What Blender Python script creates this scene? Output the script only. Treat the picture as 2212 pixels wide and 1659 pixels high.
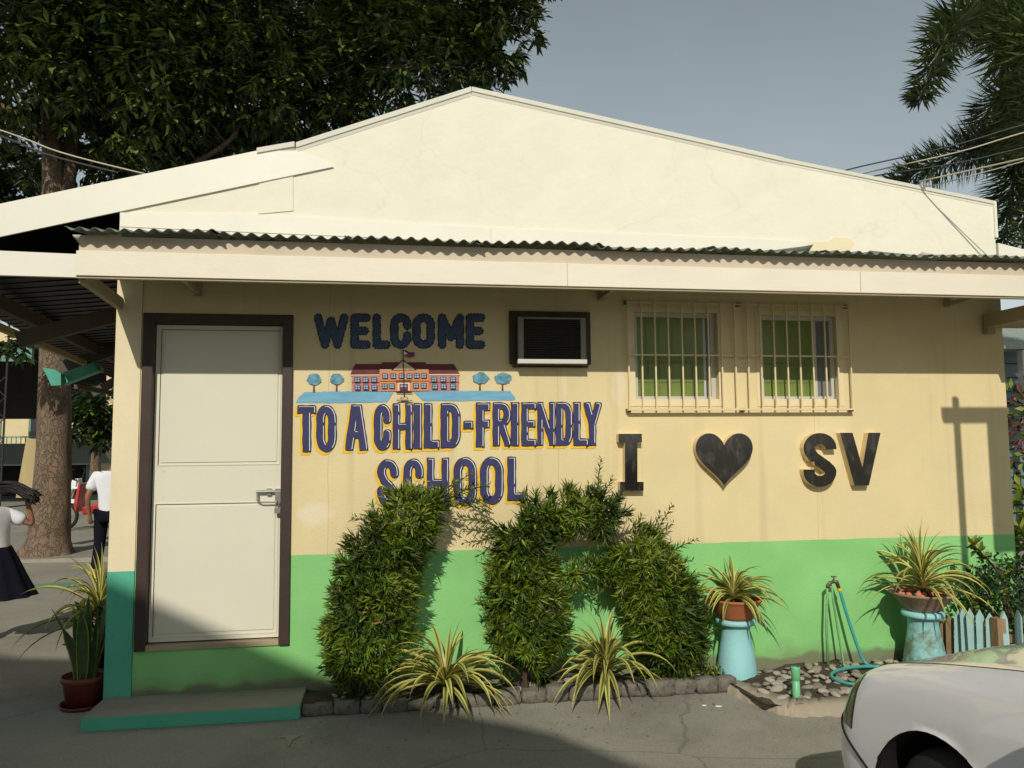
import bpy, bmesh, math, random
import numpy as np
from mathutils import Vector, Matrix
for o in list(bpy.data.objects): bpy.data.objects.remove(o)
random.seed(7); rng = np.random.default_rng(7)
sc = bpy.context.scene; COL = sc.collection
R = math.radians
# ------------------------------------------------------------------ camera
F = 1650.0; CP = np.array([0.0, -5.058, 1.5])
def basis(yaw, pitch, roll):
    f = np.array([math.sin(yaw)*math.cos(pitch), math.cos(yaw)*math.cos(pitch), math.sin(pitch)])
    r = np.array([math.cos(yaw), -math.sin(yaw), 0.0]); u = np.cross(r, f)
    c, s = math.cos(roll), math.sin(roll)
    return c*r+s*u, -s*r+c*u, f
BR, BU, BF = basis(R(8.536), R(4.505), R(-.507))
cam = bpy.data.cameras.new('camera'); camo = bpy.data.objects.new('camera', cam); COL.objects.link(camo)
M = Matrix.Identity(4)
for i in range(3):
    M[i][0] = BR[i]; M[i][1] = BU[i]; M[i][2] = -BF[i]; M[i][3] = CP[i]
camo.matrix_world = M
cam.sensor_fit = 'HORIZONTAL'; cam.sensor_width = 36; cam.lens = F/2212*36; cam.clip_start = .05; cam.clip_end = 2000
sc.camera = camo
# ------------------------------------------------------------------ light
SUN = Vector((.25, 1.0, -.74)).normalized()          # direction the sunlight travels
el = math.asin(-SUN.z); az = math.atan2(-SUN.x, -SUN.y)   # towards the sun, from +y clockwise
w = bpy.data.worlds.new('World'); sc.world = w; w.use_nodes = True
nt = w.node_tree; nt.nodes.clear()
sky = nt.nodes.new('ShaderNodeTexSky'); sky.sky_type = 'NISHITA'; sky.sun_disc = False
sky.sun_elevation = el; sky.sun_rotation = az; sky.dust_density = .4; sky.air_density = 1.0; sky.ozone_density = 1.0
hs = nt.nodes.new('ShaderNodeHueSaturation'); hs.inputs['Saturation'].default_value = .38; hs.inputs['Hue'].default_value = .455
bg = nt.nodes.new('ShaderNodeBackground'); bg.inputs['Strength'].default_value = .09
wo = nt.nodes.new('ShaderNodeOutputWorld')
nt.links.new(sky.outputs[0], hs.inputs['Color']); wtc = nt.nodes.new('ShaderNodeTexCoord'); wnz = nt.nodes.new('ShaderNodeTexNoise'); wnz.inputs['Scale'].default_value = 1.6; wnz.inputs['Detail'].default_value = 4
wmr = nt.nodes.new('ShaderNodeMapRange'); wmr.inputs['From Min'].default_value = .3; wmr.inputs['From Max'].default_value = .7; wmr.inputs['To Min'].default_value = .84; wmr.inputs['To Max'].default_value = 1.08
nt.links.new(wtc.outputs['Generated'], wnz.inputs[0]); nt.links.new(wnz.outputs[0], wmr.inputs[0]); nt.links.new(wmr.outputs[0], hs.inputs['Value'])   # thin even cloud
nt.links.new(hs.outputs[0], bg.inputs['Color']); nt.links.new(bg.outputs[0], wo.inputs[0])
sl = bpy.data.lights.new('sun', 'SUN'); sl.energy = 3.15; sl.angle = R(.53); sl.color = (1.0, .935, .82)
so = bpy.data.objects.new('sun', sl); COL.objects.link(so); so.rotation_euler = SUN.to_track_quat('-Z', 'Y').to_euler(); so.location = (-6, -20, 15)
sc.view_settings.view_transform = 'Standard'; sc.view_settings.look = 'None'; sc.view_settings.exposure = 0.06; sc.view_settings.gamma = 1.0
sc.view_settings.use_curve_mapping = False
# ------------------------------------------------------------------ helpers
GZ = -.08
def ray(x, y): return ((x-1106)*BR-(y-829.5)*BU+F*BF)/F
def at(x, y, Y=0.0):
    "point seen at (x, y) of the photograph on the vertical plane Y"
    d = ray(x, y); t = (Y-CP[1])/d[1]; return Vector(CP+t*d)
def onz(x, y, z=GZ):
    d = ray(x, y); t = (z-CP[2])/d[2]; return Vector(CP+t*d)
def tag(o, label=None, cat=None, group=None, kind=None):
    if label: o['label'] = label
    if cat: o['category'] = cat
    if group: o['group'] = group
    if kind: o['kind'] = kind
    return o
def empty(name, loc=(0, 0, 0), rz=0, label=None, cat=None, group=None):
    o = bpy.data.objects.new(name, None); COL.objects.link(o); o.location = loc; o.rotation_euler = (0, 0, rz); o.empty_display_size = .1
    return tag(o, label, cat, group)
class MB:
    "collects faces, each with a material slot"
    def __init__(s): s.v = []; s.f = []; s.m = []
    def add(s, v, f, m=0):
        n = len(s.v); s.v += [tuple(p) for p in v]; s.f += [tuple(i+n for i in q) for q in f]; s.m += [m]*len(f); return s
    def box(s, a, b, m=0):
        x0, y0, z0 = a; x1, y1, z1 = b
        if x0 > x1: x0, x1 = x1, x0
        if y0 > y1: y0, y1 = y1, y0
        if z0 > z1: z0, z1 = z1, z0
        return s.add([(x0,y0,z0),(x1,y0,z0),(x1,y1,z0),(x0,y1,z0),(x0,y0,z1),(x1,y0,z1),(x1,y1,z1),(x0,y1,z1)],
            [(0,3,2,1),(4,5,6,7),(0,1,5,4),(1,2,6,5),(2,3,7,6),(3,0,4,7)], m)
    def hexa(s, lo, hi, m=0):
        "prism between two matching polygons"
        n = len(lo)
        return s.add(list(lo)+list(hi), [tuple(range(n))[::-1], tuple(range(n, 2*n))]+[(i, (i+1) % n, n+(i+1) % n, n+i) for i in range(n)], m)
    def poly(s, pts, y0, y1, m=0):
        "polygon of (x,z) between planes y0 (front) and y1"
        return s.hexa([(p[0], y0, p[1]) for p in pts], [(p[0], y1, p[1]) for p in pts], m)
    def bar(s, a, b, wdt, hgt, m=0, up=(0, 0, 1)):
        a = Vector(a); b = Vector(b); d = (b-a).normalized(); u = Vector(up)
        if abs(d.dot(u)) > .98: u = Vector((0, 1, 0))
        r = d.cross(u).normalized()*wdt/2; u = r.cross(d).normalized()*hgt/2
        return s.hexa([a-r-u, a+r-u, a+r+u, a-r+u], [b-r-u, b+r-u, b+r+u, b-r+u], m)
    def tube(s, pts, rad, n=8, m=0, caps=True):
        pts = [Vector(p) for p in pts]; k = len(pts)
        rad = rad if hasattr(rad, '__len__') else [rad]*k
        V = []; u = None
        for i, p in enumerate(pts):
            d = (pts[min(i+1, k-1)]-pts[max(i-1, 0)]).normalized()
            if u is None:
                u = d.orthogonal().normalized()
            u = (u-d*u.dot(d)).normalized(); w_ = d.cross(u)
            V += [p+(u*math.cos(2*math.pi*j/n)+w_*math.sin(2*math.pi*j/n))*rad[i] for j in range(n)]
        Fc = [(i*n+j, i*n+(j+1) % n, (i+1)*n+(j+1) % n, (i+1)*n+j) for i in range(k-1) for j in range(n)]
        if caps: Fc += [tuple(range(n))[::-1], tuple(range((k-1)*n, k*n))]
        return s.add(V, Fc, m)
    def lathe(s, prof, c=(0, 0, 0), n=32, m=0, wob=0):
        V = []
        for i, (r, z) in enumerate(prof):
            for j in range(n):
                a = 2*math.pi*j/n; rr = r*(1+wob*math.sin(3*a+i)) if wob else r
                V.append((c[0]+rr*math.cos(a), c[1]+rr*math.sin(a), c[2]+z))
        k = len(prof)
        return s.add(V, [(i*n+j, i*n+(j+1) % n, (i+1)*n+(j+1) % n, (i+1)*n+j) for i in range(k-1) for j in range(n)], m)
    def build(s, name, mats, parent=None, smooth=False, bevel=0):
        me = bpy.data.meshes.new(name); me.from_pydata(s.v, [], s.f)
        mats = mats if isinstance(mats, (list, tuple)) else [mats]
        for q in mats: me.materials.append(q)
        if len(mats) > 1: me.polygons.foreach_set('material_index', s.m)
        if smooth: me.polygons.foreach_set('use_smooth', [True]*len(s.f))
        me.validate(); me.update()
        o = bpy.data.objects.new(name, me); COL.objects.link(o)
        if bevel:
            b = o.modifiers.new('bevel', 'BEVEL'); b.width = bevel; b.segments = 2; b.limit_method = 'ANGLE'; b.angle_limit = R(40)
        if parent:
            o.parent = parent; o.matrix_parent_inverse = parent_inv(parent)
        return o
def parent_inv(p):
    m = Matrix.Translation(p.location) @ p.rotation_euler.to_matrix().to_4x4()
    q = p.parent
    return m.inverted() if q is None else Matrix.Identity(4)
def sub(o, parent):
    "mesh built in world coordinates, parented two levels down"
    o.parent = parent
    root = parent.parent
    o.matrix_parent_inverse = Matrix.Identity(4) if root is None else Matrix.Identity(4)
    return o
# ------------------------------------------------------------------ materials
def mat(name, col, rough=.7, var=.12, scale=6.0, bump=.0, bscale=60.0, metal=0.0, spec=.4, col2=None, detail=6, coords='Object', coat=0, island=0.0, trans=0.0, dirt=None, stretch=None):
    m = bpy.data.materials.new(name); m.use_nodes = True; n = m.node_tree; L = n.links
    b = n.nodes['Principled BSDF']; b.inputs['Roughness'].default_value = rough; b.inputs['Metallic'].default_value = metal
    b.inputs['Specular IOR Level'].default_value = spec; b.inputs['Coat Weight'].default_value = coat
    tc = n.nodes.new('ShaderNodeTexCoord'); src = tc.outputs[coords]
    if stretch:
        mp = n.nodes.new('ShaderNodeMapping'); mp.inputs['Scale'].default_value = stretch; L.new(src, mp.inputs[0]); src = mp.outputs[0]
    nz = n.nodes.new('ShaderNodeTexNoise'); nz.inputs['Scale'].default_value = scale; nz.inputs['Detail'].default_value = detail; nz.inputs['Roughness'].default_value = .62
    L.new(src, nz.inputs['Vector'])
    cr = n.nodes.new('ShaderNodeValToRGB'); cr.color_ramp.elements[0].position = .28; cr.color_ramp.elements[1].position = .72
    c2 = col2 if col2 else tuple(min(1, c*(1+var)) for c in col)
    c1 = col if col2 else tuple(c*(1-var) for c in col)
    cr.color_ramp.elements[0].color = (*c1, 1); cr.color_ramp.elements[1].color = (*c2, 1)
    L.new(nz.outputs[0], cr.inputs[0]); out = cr.outputs[0]
    if island:
        g = n.nodes.new('ShaderNodeNewGeometry'); h = n.nodes.new('ShaderNodeHueSaturation')
        mr = n.nodes.new('ShaderNodeMapRange'); mr.inputs['To Min'].default_value = 1-island; mr.inputs['To Max'].default_value = 1+island
        L.new(g.outputs['Random Per Island'], mr.inputs[0]); L.new(mr.outputs[0], h.inputs['Value'])
        mr2 = n.nodes.new('ShaderNodeMapRange'); mr2.inputs['To Min'].default_value = .5+.06*island; mr2.inputs['To Max'].default_value = .5-.06*island
        L.new(g.outputs['Random Per Island'], mr2.inputs[0]); L.new(mr2.outputs[0], h.inputs['Hue'])
        L.new(out, h.inputs['Color']); out = h.outputs[0]
    if dirt:   # (colour, noise scale, threshold, softness): blotches with a shape of their own
        dn = n.nodes.new('ShaderNodeTexNoise'); dn.inputs['Scale'].default_value = dirt[1]; dn.inputs['Detail'].default_value = 8; dn.inputs['Roughness'].default_value = .7
        L.new(src, dn.inputs['Vector'])
        dm = n.nodes.new('ShaderNodeMapRange'); dm.inputs['From Min'].default_value = dirt[2]; dm.inputs['From Max'].default_value = dirt[2]+dirt[3]; dm.inputs['To Max'].default_value = dirt[4] if len(dirt) > 4 else 1
        L.new(dn.outputs[0], dm.inputs[0])
        mx = n.nodes.new('ShaderNodeMix'); mx.data_type = 'RGBA'; mx.inputs[7].default_value = (*dirt[0], 1)
        L.new(dm.outputs[0], mx.inputs[0]); L.new(out, mx.inputs[6]); out = mx.outputs[2]
    L.new(out, b.inputs['Base Color'])
    if bump:
        bn = n.nodes.new('ShaderNodeTexNoise'); bn.inputs['Scale'].default_value = bscale; bn.inputs['Detail'].default_value = 5
        L.new(src, bn.inputs['Vector'])
        bp = n.nodes.new('ShaderNodeBump'); bp.inputs['Strength'].default_value = bump; bp.inputs['Distance'].default_value = .01
        L.new(bn.outputs[0], bp.inputs['Height']); L.new(bp.outputs[0], b.inputs['Normal'])
    if trans:
        t = n.nodes.new('ShaderNodeBsdfTranslucent'); mxs = n.nodes.new('ShaderNodeMixShader'); mxs.inputs[0].default_value = trans
        L.new(out, t.inputs[0]); o = n.nodes['Material Output']
        L.new(b.outputs[0], mxs.inputs[1]); L.new(t.outputs[0], mxs.inputs[2]); L.new(mxs.outputs[0], o.inputs[0])
    return m
def wall_material():
    "cream over green paint with a painted edge, old patches and splash dirt above the soil"
    m = mat('wall_paint', (.705, .59, .33), .75, .07, 1.6, .22, 80); n = m.node_tree; L = n.links; b = n.nodes['Principled BSDF']
    base = b.inputs['Base Color'].links[0].from_socket
    tc = n.nodes.new('ShaderNodeTexCoord'); sep = n.nodes.new('ShaderNodeSeparateXYZ'); L.new(tc.outputs['Object'], sep.inputs[0])
    def noise(scale, detail=4):
        z = n.nodes.new('ShaderNodeTexNoise'); z.inputs['Scale'].default_value = scale; z.inputs['Detail'].default_value = detail; L.new(tc.outputs['Object'], z.inputs[0]); return z.outputs[0]
    def mth(op, a, c):
        q = n.nodes.new('ShaderNodeMath'); q.operation = op
        for i, v in enumerate((a, c)):
            if isinstance(v, (int, float)): q.inputs[i].default_value = v
            else: L.new(v, q.inputs[i])
        return q.outputs[0]
    def step(v, a, c, lo=0., hi=1.):
        q = n.nodes.new('ShaderNodeMapRange'); q.inputs[1].default_value = a; q.inputs[2].default_value = c; q.inputs[3].default_value = lo; q.inputs[4].default_value = hi; L.new(v, q.inputs[0]); return q.outputs[0]
    def mix(fac, a, c):
        q = n.nodes.new('ShaderNodeMix'); q.data_type = 'RGBA'; L.new(fac, q.inputs[0])
        for i, v in ((6, a), (7, c)):
            if isinstance(v, tuple): q.inputs[i].default_value = (*v, 1)
            else: L.new(v, q.inputs[i])
        return q.outputs[2]
    z = sep.outputs[2]
    x = sep.outputs[0]
    # faded whitish patches
    pale = mth('MULTIPLY', step(noise(1.1, 5), .56, .66), .35)
    c = mix(pale, base, (.74, .64, .42))
    def spot(xc, zc, rx, rz, amt):
        nonlocal c
        d = mth('SQRT', mth('ADD', mth('POWER', mth('MULTIPLY', mth('SUBTRACT', x, xc), 1/rx), 2), mth('POWER', mth('MULTIPLY', mth('SUBTRACT', z, zc), 1/rz), 2)), 0)
        d = mth('ADD', d, mth('MULTIPLY', mth('SUBTRACT', noise(7, 6), .5), 1.6))
        c = mix(mth('MULTIPLY', step(d, 1.0, .6), amt), c, (.76, .68, .50))
    spot(-.52, 1.06, .13, .09, .8); spot(1.50, 1.86, .06, .16, .6); spot(1.12, 1.92, .02, .14, .5)
    # vertical rain streaks
    mp = n.nodes.new('ShaderNodeMapping'); mp.inputs['Scale'].default_value = (9, 1, .35); L.new(tc.outputs['Object'], mp.inputs[0])
    sn = n.nodes.new('ShaderNodeTexNoise'); sn.inputs['Scale'].default_value = 1.0; sn.inputs['Detail'].default_value = 6; L.new(mp.outputs[0], sn.inputs[0])
    c = mix(mth('MULTIPLY', step(sn.outputs[0], .57, .75), .38), c, (.48, .39, .22))
    # hairline cracks between the wall boards
    for xc in (2.93, 1.07, -.44):
        d = mth('ABSOLUTE', mth('SUBTRACT', mth('ADD', x, mth('MULTIPLY', noise(2.5, 2), .03)), xc+.015), 0)
        c = mix(mth('MULTIPLY', step(d, .0035, .0, 0, 1), .45), c, (.33, .24, .11))
    g = mix(step(noise(2.2, 5), .4, .7), (.225, .535, .18), (.275, .62, .22))
    edge = mth('ADD', .812, mth('MULTIPLY', mth('SUBTRACT', noise(5, 3), .5), .012))
    c = mix(step(mth('SUBTRACT', edge, z), -.002, .002), c, g)
    # dirt splashed up from the soil, higher at the right
    top = mth('ADD', mth('MULTIPLY', noise(3.2, 7), .34), -.11)
    c = mix(mth('MULTIPLY', step(mth('SUBTRACT', top, z), -.06, .10), .6), c, (.17, .17, .10))
    c = mix(mth('MULTIPLY', step(mth('SUBTRACT', mth('ADD', mth('MULTIPLY', noise(4, 8), .16), -.045), z), -.015, .015), .75), c, (.17, .145, .10))
    L.new(c, b.inputs['Base Color'])
    return m
MT = {}
MT['wall'] = wall_material()
MT['gable'] = mat('gable_paint', (.80, .765, .63), .8, .035, 2.2, .55, 9, dirt=((.58, .54, .42), 1.6, .58, .18, .4))
def cracked(m, scale, col, amt):
    n = m.node_tree; L = n.links; b = n.nodes['Principled BSDF']; c = b.inputs['Base Color'].links[0].from_socket; tc = n.nodes.new('ShaderNodeTexCoord')
    wn = n.nodes.new('ShaderNodeTexNoise'); wn.inputs['Scale'].default_value = 2.4; wn.inputs['Detail'].default_value = 7; L.new(tc.outputs['Object'], wn.inputs[0])
    mv = n.nodes.new('ShaderNodeMix'); mv.data_type = 'VECTOR'; mv.inputs[0].default_value = .35; L.new(tc.outputs['Object'], mv.inputs[4]); L.new(wn.outputs['Color'], mv.inputs[5])
    v = n.nodes.new('ShaderNodeTexVoronoi'); v.feature = 'DISTANCE_TO_EDGE'; v.inputs['Scale'].default_value = scale; L.new(mv.outputs[1], v.inputs[0])
    k = n.nodes.new('ShaderNodeMapRange'); k.inputs[1].default_value = .001; k.inputs[2].default_value = .007; k.inputs[3].default_value = amt; k.inputs[4].default_value = 0; L.new(v.outputs[0], k.inputs[0])
    g2 = n.nodes.new('ShaderNodeMath'); g2.operation = 'MULTIPLY'; L.new(k.outputs[0], g2.inputs[0]); L.new(wn.outputs[0], g2.inputs[1])
    mx = n.nodes.new('ShaderNodeMix'); mx.data_type = 'RGBA'; mx.inputs[7].default_value = (*col, 1); L.new(g2.outputs[0], mx.inputs[0]); L.new(c, mx.inputs[6]); L.new(mx.outputs[2], b.inputs['Base Color'])
cracked(MT['gable'], 1.1, (.50, .46, .35), .22)
MT['flash'] = mat('flashing_metal', (.80, .775, .67), .45, .03, 3, .05, 9, dirt=((.62, .66, .62), 1.4, .55, .2, .4))
MT['yellowpatch'] = mat('old_yellow_paint', (.80, .71, .48), .8, .05, 4)
MT['fascia'] = mat('fascia_board', (.79, .735, .60), .6, .045, 2.5, .08, 40, dirt=((.52, .42, .27), 2.4, .62, .16, .45), stretch=(1, 1, 3))
MT['fascia2'] = mat('fascia_upper_board', (.62, .53, .40), .75, .08, 3, .1, 40, dirt=((.33, .24, .15), 3.5, .58, .15, .6))
MT['teal'] = mat('teal_paint', (.09, .43, .285), .65, .10, 3, .15, 60, dirt=((.05, .26, .17), 5, .6, .2, .5))
MT['pillar'] = mat('pillar_paint', (.76, .66, .44), .75, .05, 2.5, .15, 90, dirt=((.55, .45, .30), 2, .62, .2, .4))
MT['brown'] = mat('brown_frame', (.050, .032, .026), .5, .15, 8, .1, 30, dirt=((.60, .55, .5), 14, .74, .02, .9))
MT['door'] = mat('door_cream', (.70, .67, .54), .42, .03, 2.5, .04, 12, dirt=((.46, .42, .31), 1.5, .60, .2, .35))
MT['steel'] = mat('worn_steel', (.45, .44, .40), .35, .1, 20, metal=.8)
MT['brass'] = mat('dull_brass', (.32, .20, .07), .45, .25, 40, metal=.7)
MT['sheet'] = mat('green_grey_sheet', (.17, .20, .155), .5, .18, 5, .06, 30, dirt=((.25, .20, .13), 6, .62, .1, .5))
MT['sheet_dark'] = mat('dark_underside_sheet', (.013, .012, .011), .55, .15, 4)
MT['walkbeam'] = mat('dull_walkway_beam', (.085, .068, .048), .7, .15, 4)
MT['rafter'] = mat('cream_rafter', (.40, .33, .21), .6, .1, 4, dirt=((.2, .14, .08), 3, .6, .2, .5))
MT['grillebar'] = mat('cream_bar', (.72, .60, .34), .5, .08, 12, dirt=((.35, .22, .1), 20, .68, .05, .6))
MT['glass'] = mat('green_pane', (.13, .185, .04), .2, .15, 2.2, .05, 4, spec=.25, col2=(.22, .275, .07))
MT['alu'] = mat('white_window_frame', (.50, .50, .45), .4, .06, 8)
MT['room'] = mat('room_dark', (.03, .03, .025), .9)
MT['curtain'] = mat('pale_curtain', (.16, .17, .17), .9, .1, 12, stretch=(6, 1, .4))
MT['acbox'] = mat('dark_timber', (.055, .042, .024), .7, .25, 10, .1, 30)
MT['aclouvre'] = mat('dark_louvre', (.05, .048, .035), .6)
MT['acgrey'] = mat('grey_plastic', (.22, .21, .17), .5, .08, 6)
MT['acwhite'] = mat('white_plastic', (.62, .61, .56), .45, .05, 6)
MT['black'] = mat('black_acrylic', (.014, .013, .011), .09, .3, 4, .03, 10, spec=.7, col2=(.022, .02, .016), dirt=((.17, .165, .14), 8, .54, .22, .5), stretch=(1.6, 1, .7))  # pale streaks in the colour: smudges, and reflections in the gloss
MT['letterside'] = mat('cream_letter_side', (.68, .55, .31), .7)
MT['navy'] = mat('navy_paint', (.036, .036, .115), .7, .16, 9, .06, 60, dirt=((.075, .08, .17), 5, .55, .25, .6))
MT['inkblack'] = mat('outline_paint', (.022, .022, .035), .7)
MT['yellow'] = mat('yellow_paint', (.80, .50, .035), .7, .06, 6)
MT['white'] = mat('white_paint', (.78, .80, .80), .7, .04, 9)
MT['welcome'] = mat('blue_grey_paint', (.055, .085, .15), .75, .3, 30, .2, 50)
MT['m_blue'] = mat('mural_blue', (.17, .40, .56), .75, .16, 12, stretch=(.4, 1, 3))
MT['m_tree'] = mat('mural_tree', (.045, .15, .22), .75, .6, 28, col2=(.20, .42, .52))
MT['m_pink'] = mat('mural_pink', (.52, .215, .20), .75, .08, 10)
MT['m_orange'] = mat('mural_orange', (.66, .265, .115), .75, .08, 10)
MT['m_roof'] = mat('mural_roof', (.155, .040, .04), .75, .2, 14)
MT['m_line'] = mat('mural_line', (.03, .025, .035), .75)
MT['m_cream'] = mat('mural_cream', (.76, .60, .40), .75)
MT['m_pane'] = mat('mural_pane', (.28, .45, .62), .75, .25, 40)
MT['m_trunk'] = mat('mural_trunk', (.13, .07, .035), .75)
MT['m_red'] = mat('mural_red', (.45, .03, .035), .75)
MT['m_dkblue'] = mat('mural_dark_blue', (.03, .06, .22), .75)
MT['concrete'] = mat('step_concrete', (.27, .245, .20), .9, .12, 8, .3, 90, dirt=((.12, .105, .085), 2, .52, .2, .6))
MT['kerb'] = mat('kerb_stone', (.17, .155, .125), .95, .35, 12, .6, 40, dirt=((.06, .055, .045), 7, .52, .12, .8))
MT['kerblight'] = mat('kerb_concrete', (.33, .285, .215), .95, .12, 6, .4, 50, dirt=((.15, .13, .10), 3, .58, .2, .6))
MT['soil'] = mat('damp_soil', (.055, .042, .030), 1.0, .4, 12, 1.0, 40, dirt=((.12, .10, .075), 10, .55, .2, .7))
MT['pebble'] = mat('river_pebble', (.29, .26, .21), .85, .15, 9, .2, 30, island=.3)
MT['bark'] = mat('tree_bark', (.15, .105, .07), .95, .5, 7, .8, 25, col2=(.24, .175, .12), dirt=((.28, .12, .05), 6, .60, .1, .6), stretch=(1, 1, .5))
def bark_material():
    m = MT['bark']; n = m.node_tree; L = n.links; b = n.nodes['Principled BSDF']; tc = n.nodes.new('ShaderNodeTexCoord')
    mp = n.nodes.new('ShaderNodeMapping'); mp.inputs['Scale'].default_value = (1, 1, .6); L.new(tc.outputs['Object'], mp.inputs[0])
    wn = n.nodes.new('ShaderNodeTexNoise'); wn.inputs['Scale'].default_value = 6; wn.inputs['Detail'].default_value = 6; L.new(mp.outputs[0], wn.inputs[0])
    mv = n.nodes.new('ShaderNodeMix'); mv.data_type = 'VECTOR'; mv.inputs[0].default_value = .34; L.new(mp.outputs[0], mv.inputs[4]); L.new(wn.outputs['Color'], mv.inputs[5])
    v = n.nodes.new('ShaderNodeTexVoronoi'); v.inputs['Scale'].default_value = 17; v.feature = 'DISTANCE_TO_EDGE'; L.new(mv.outputs[1], v.inputs[0])
    k = n.nodes.new('ShaderNodeMapRange'); k.inputs[1].default_value = 0; k.inputs[2].default_value = .10; L.new(v.outputs[0], k.inputs[0])
    c = b.inputs['Base Color'].links[0].from_socket; mx = n.nodes.new('ShaderNodeMix'); mx.data_type = 'RGBA'; mx.inputs[6].default_value = (.055, .036, .022, 1); L.new(c, mx.inputs[7])
    k2 = n.nodes.new('ShaderNodeMapRange'); k2.inputs[1].default_value = 0; k2.inputs[2].default_value = .05; k2.inputs[3].default_value = .78; L.new(v.outputs[0], k2.inputs[0]); L.new(k2.outputs[0], mx.inputs[0]); L.new(mx.outputs[2], b.inputs['Base Color'])
    bp = n.nodes.new('ShaderNodeBump'); bp.inputs['Strength'].default_value = .8; bp.inputs['Distance'].default_value = .02; L.new(k.outputs[0], bp.inputs['Height'])
    old = b.inputs['Normal'].links[0].from_node; L.new(old.outputs[0], bp.inputs['Normal']); L.new(bp.outputs[0], b.inputs['Normal'])
bark_material()
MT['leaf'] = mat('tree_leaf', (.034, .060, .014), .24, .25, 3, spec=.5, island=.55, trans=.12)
MT['leafb'] = mat('tree_leaf_lit_green', (.11, .165, .035), .26, .2, 3, spec=.55, island=.5, trans=.15)  # lighter leaf copy, strewn at random: light green leaves plus highlights put into colour
MT['leaf2'] = mat('background_leaf', (.025, .052, .015), .4, .3, 2, island=.5, trans=.2)
MT['shrub'] = mat('shrub_leaf', (.115, .185, .012), .5, .22, 5, spec=.35, island=.5, trans=.22)
MT['shrubdark'] = mat('shrub_dark_leaf', (.045, .082, .009), .5, .22, 5, spec=.35, island=.4, trans=.15)
MT['deadleaf'] = mat('dry_leaf', (.20, .125, .055), .9, .3, 20, island=.5)
MT['shrubnew'] = mat('shrub_young_leaf', (.24, .30, .05), .5, .2, 5, island=.4, trans=.25)
MT['twig'] = mat('brown_twig', (.075, .05, .03), .9, .3, 20)
MT['palm'] = mat('palm_leaf', (.075, .115, .035), .35, .3, 3, island=.5, trans=.15)
MT['snake'] = mat('snake_plant_leaf', (.035, .065, .022), .4, .4, 14, col2=(.075, .12, .05), stretch=(.3, .3, 3))
MT['terracotta'] = mat('terracotta', (.40, .135, .05), .8, .15, 6, .15, 50, dirt=((.55, .34, .2), 5, .6, .2, .5))
MT['terracotta2'] = mat('weathered_clay', (.32, .205, .145), .85, .2, 5, .25, 50, dirt=((.17, .14, .11), 4, .52, .15, .7))
MT['redpot'] = mat('plastic_red_pot', (.15, .03, .022), .5, .1, 6)
MT['clayblue'] = mat('blue_painted_clay', (.29, .585, .60), .6, .06, 4, .5, 14, dirt=((.18, .17, .12), 6, .66, .06, .7))
MT['clayblue2'] = mat('mossy_blue_clay', (.25, .50, .50), .55, .1, 5, .8, 16, dirt=((.125, .125, .055), 5, .50, .12, .85))
MT['gravel'] = mat('orange_gravel', (.40, .19, .08), .85, .3, 12, island=.5)
MT['pipe'] = mat('green_pipe_paint', (.17, .38, .16), .6, .15, 20, dirt=((.12, .11, .08), 16, .58, .1, .7))
MT['pvc'] = mat('green_pvc', (.17, .50, .25), .4, .06, 9)
MT['hose'] = mat('teal_hose', (.055, .30, .29), .4, .1, 20)
MT['tap'] = mat('weathered_tap', (.15, .125, .085), .5, .3, 40, metal=.6)
MT['picket'] = mat('pale_blue_picket', (.33, .52, .50), .7, .1, 9, .15, 40, dirt=((.30, .22, .14), 14, .62, .1, .6))
MT['rail'] = mat('bare_timber', (.26, .17, .09), .85, .25, 16, .2, 40, stretch=(1, 1, .3))
MT['car'] = mat('car_white', (.78, .775, .785), .20, .03, 1.5, coat=.8, dirt=((.52, .48, .41), 2.2, .5, .3, .6))
MT['lamp'] = mat('headlight_lens', (.17, .18, .11), .12, .2, 8, spec=.7, coat=.6)
MT['rubber'] = mat('tyre_rubber', (.018, .018, .018), .85)
MT['darkplastic'] = mat('black_trim', (.012, .012, .012), .7)
MT['carglass'] = mat('car_glass', (.02, .025, .025), .08, spec=.35)
MT['skin'] = mat('skin', (.27, .13, .075), .5, .08, 10)
MT['shirt'] = mat('white_shirt', (.72, .73, .78), .85, .04, 6)
MT['navycloth'] = mat('navy_cloth', (.010, .010, .018), 1.0, .15, 9, spec=.05)
MT['hair'] = mat('black_hair', (.010, .007, .006), .45, .3, 40)
MT['shoe'] = mat('shoe', (.22, .05, .04), .6)
MT['red'] = mat('red_paint', (.42, .02, .02), .3, coat=.4)
MT['asph'] = mat('court_roof', (.27, .31, .27), .6, .08, 2)
MT['tealmetal'] = mat('teal_metal', (.08, .36, .27), .45, .1, 4)
MT['farcream'] = mat('far_cream', (.66, .55, .32), .8, .06, 2)
MT['fargreen'] = mat('far_green', (.13, .26, .20), .7, .1, 2)
MT['fargrey'] = mat('far_grey_boards', (.14, .19, .20), .7, .1, 3)
MT['darkwall'] = mat('dark_wall', (.035, .033, .030), .9)
MT['plank'] = mat('pale_plank', (.42, .33, .17), .8, .15, 8, stretch=(1, 1, .2))
MT['cable'] = mat('cable', (.05, .05, .05), .6)
MT['cable2'] = mat('pale_cable', (.50, .45, .33), .6)
MT['croton'] = mat('croton_leaf', (.16, .05, .018), .4, .3, 3, island=.9, trans=.15)
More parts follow.
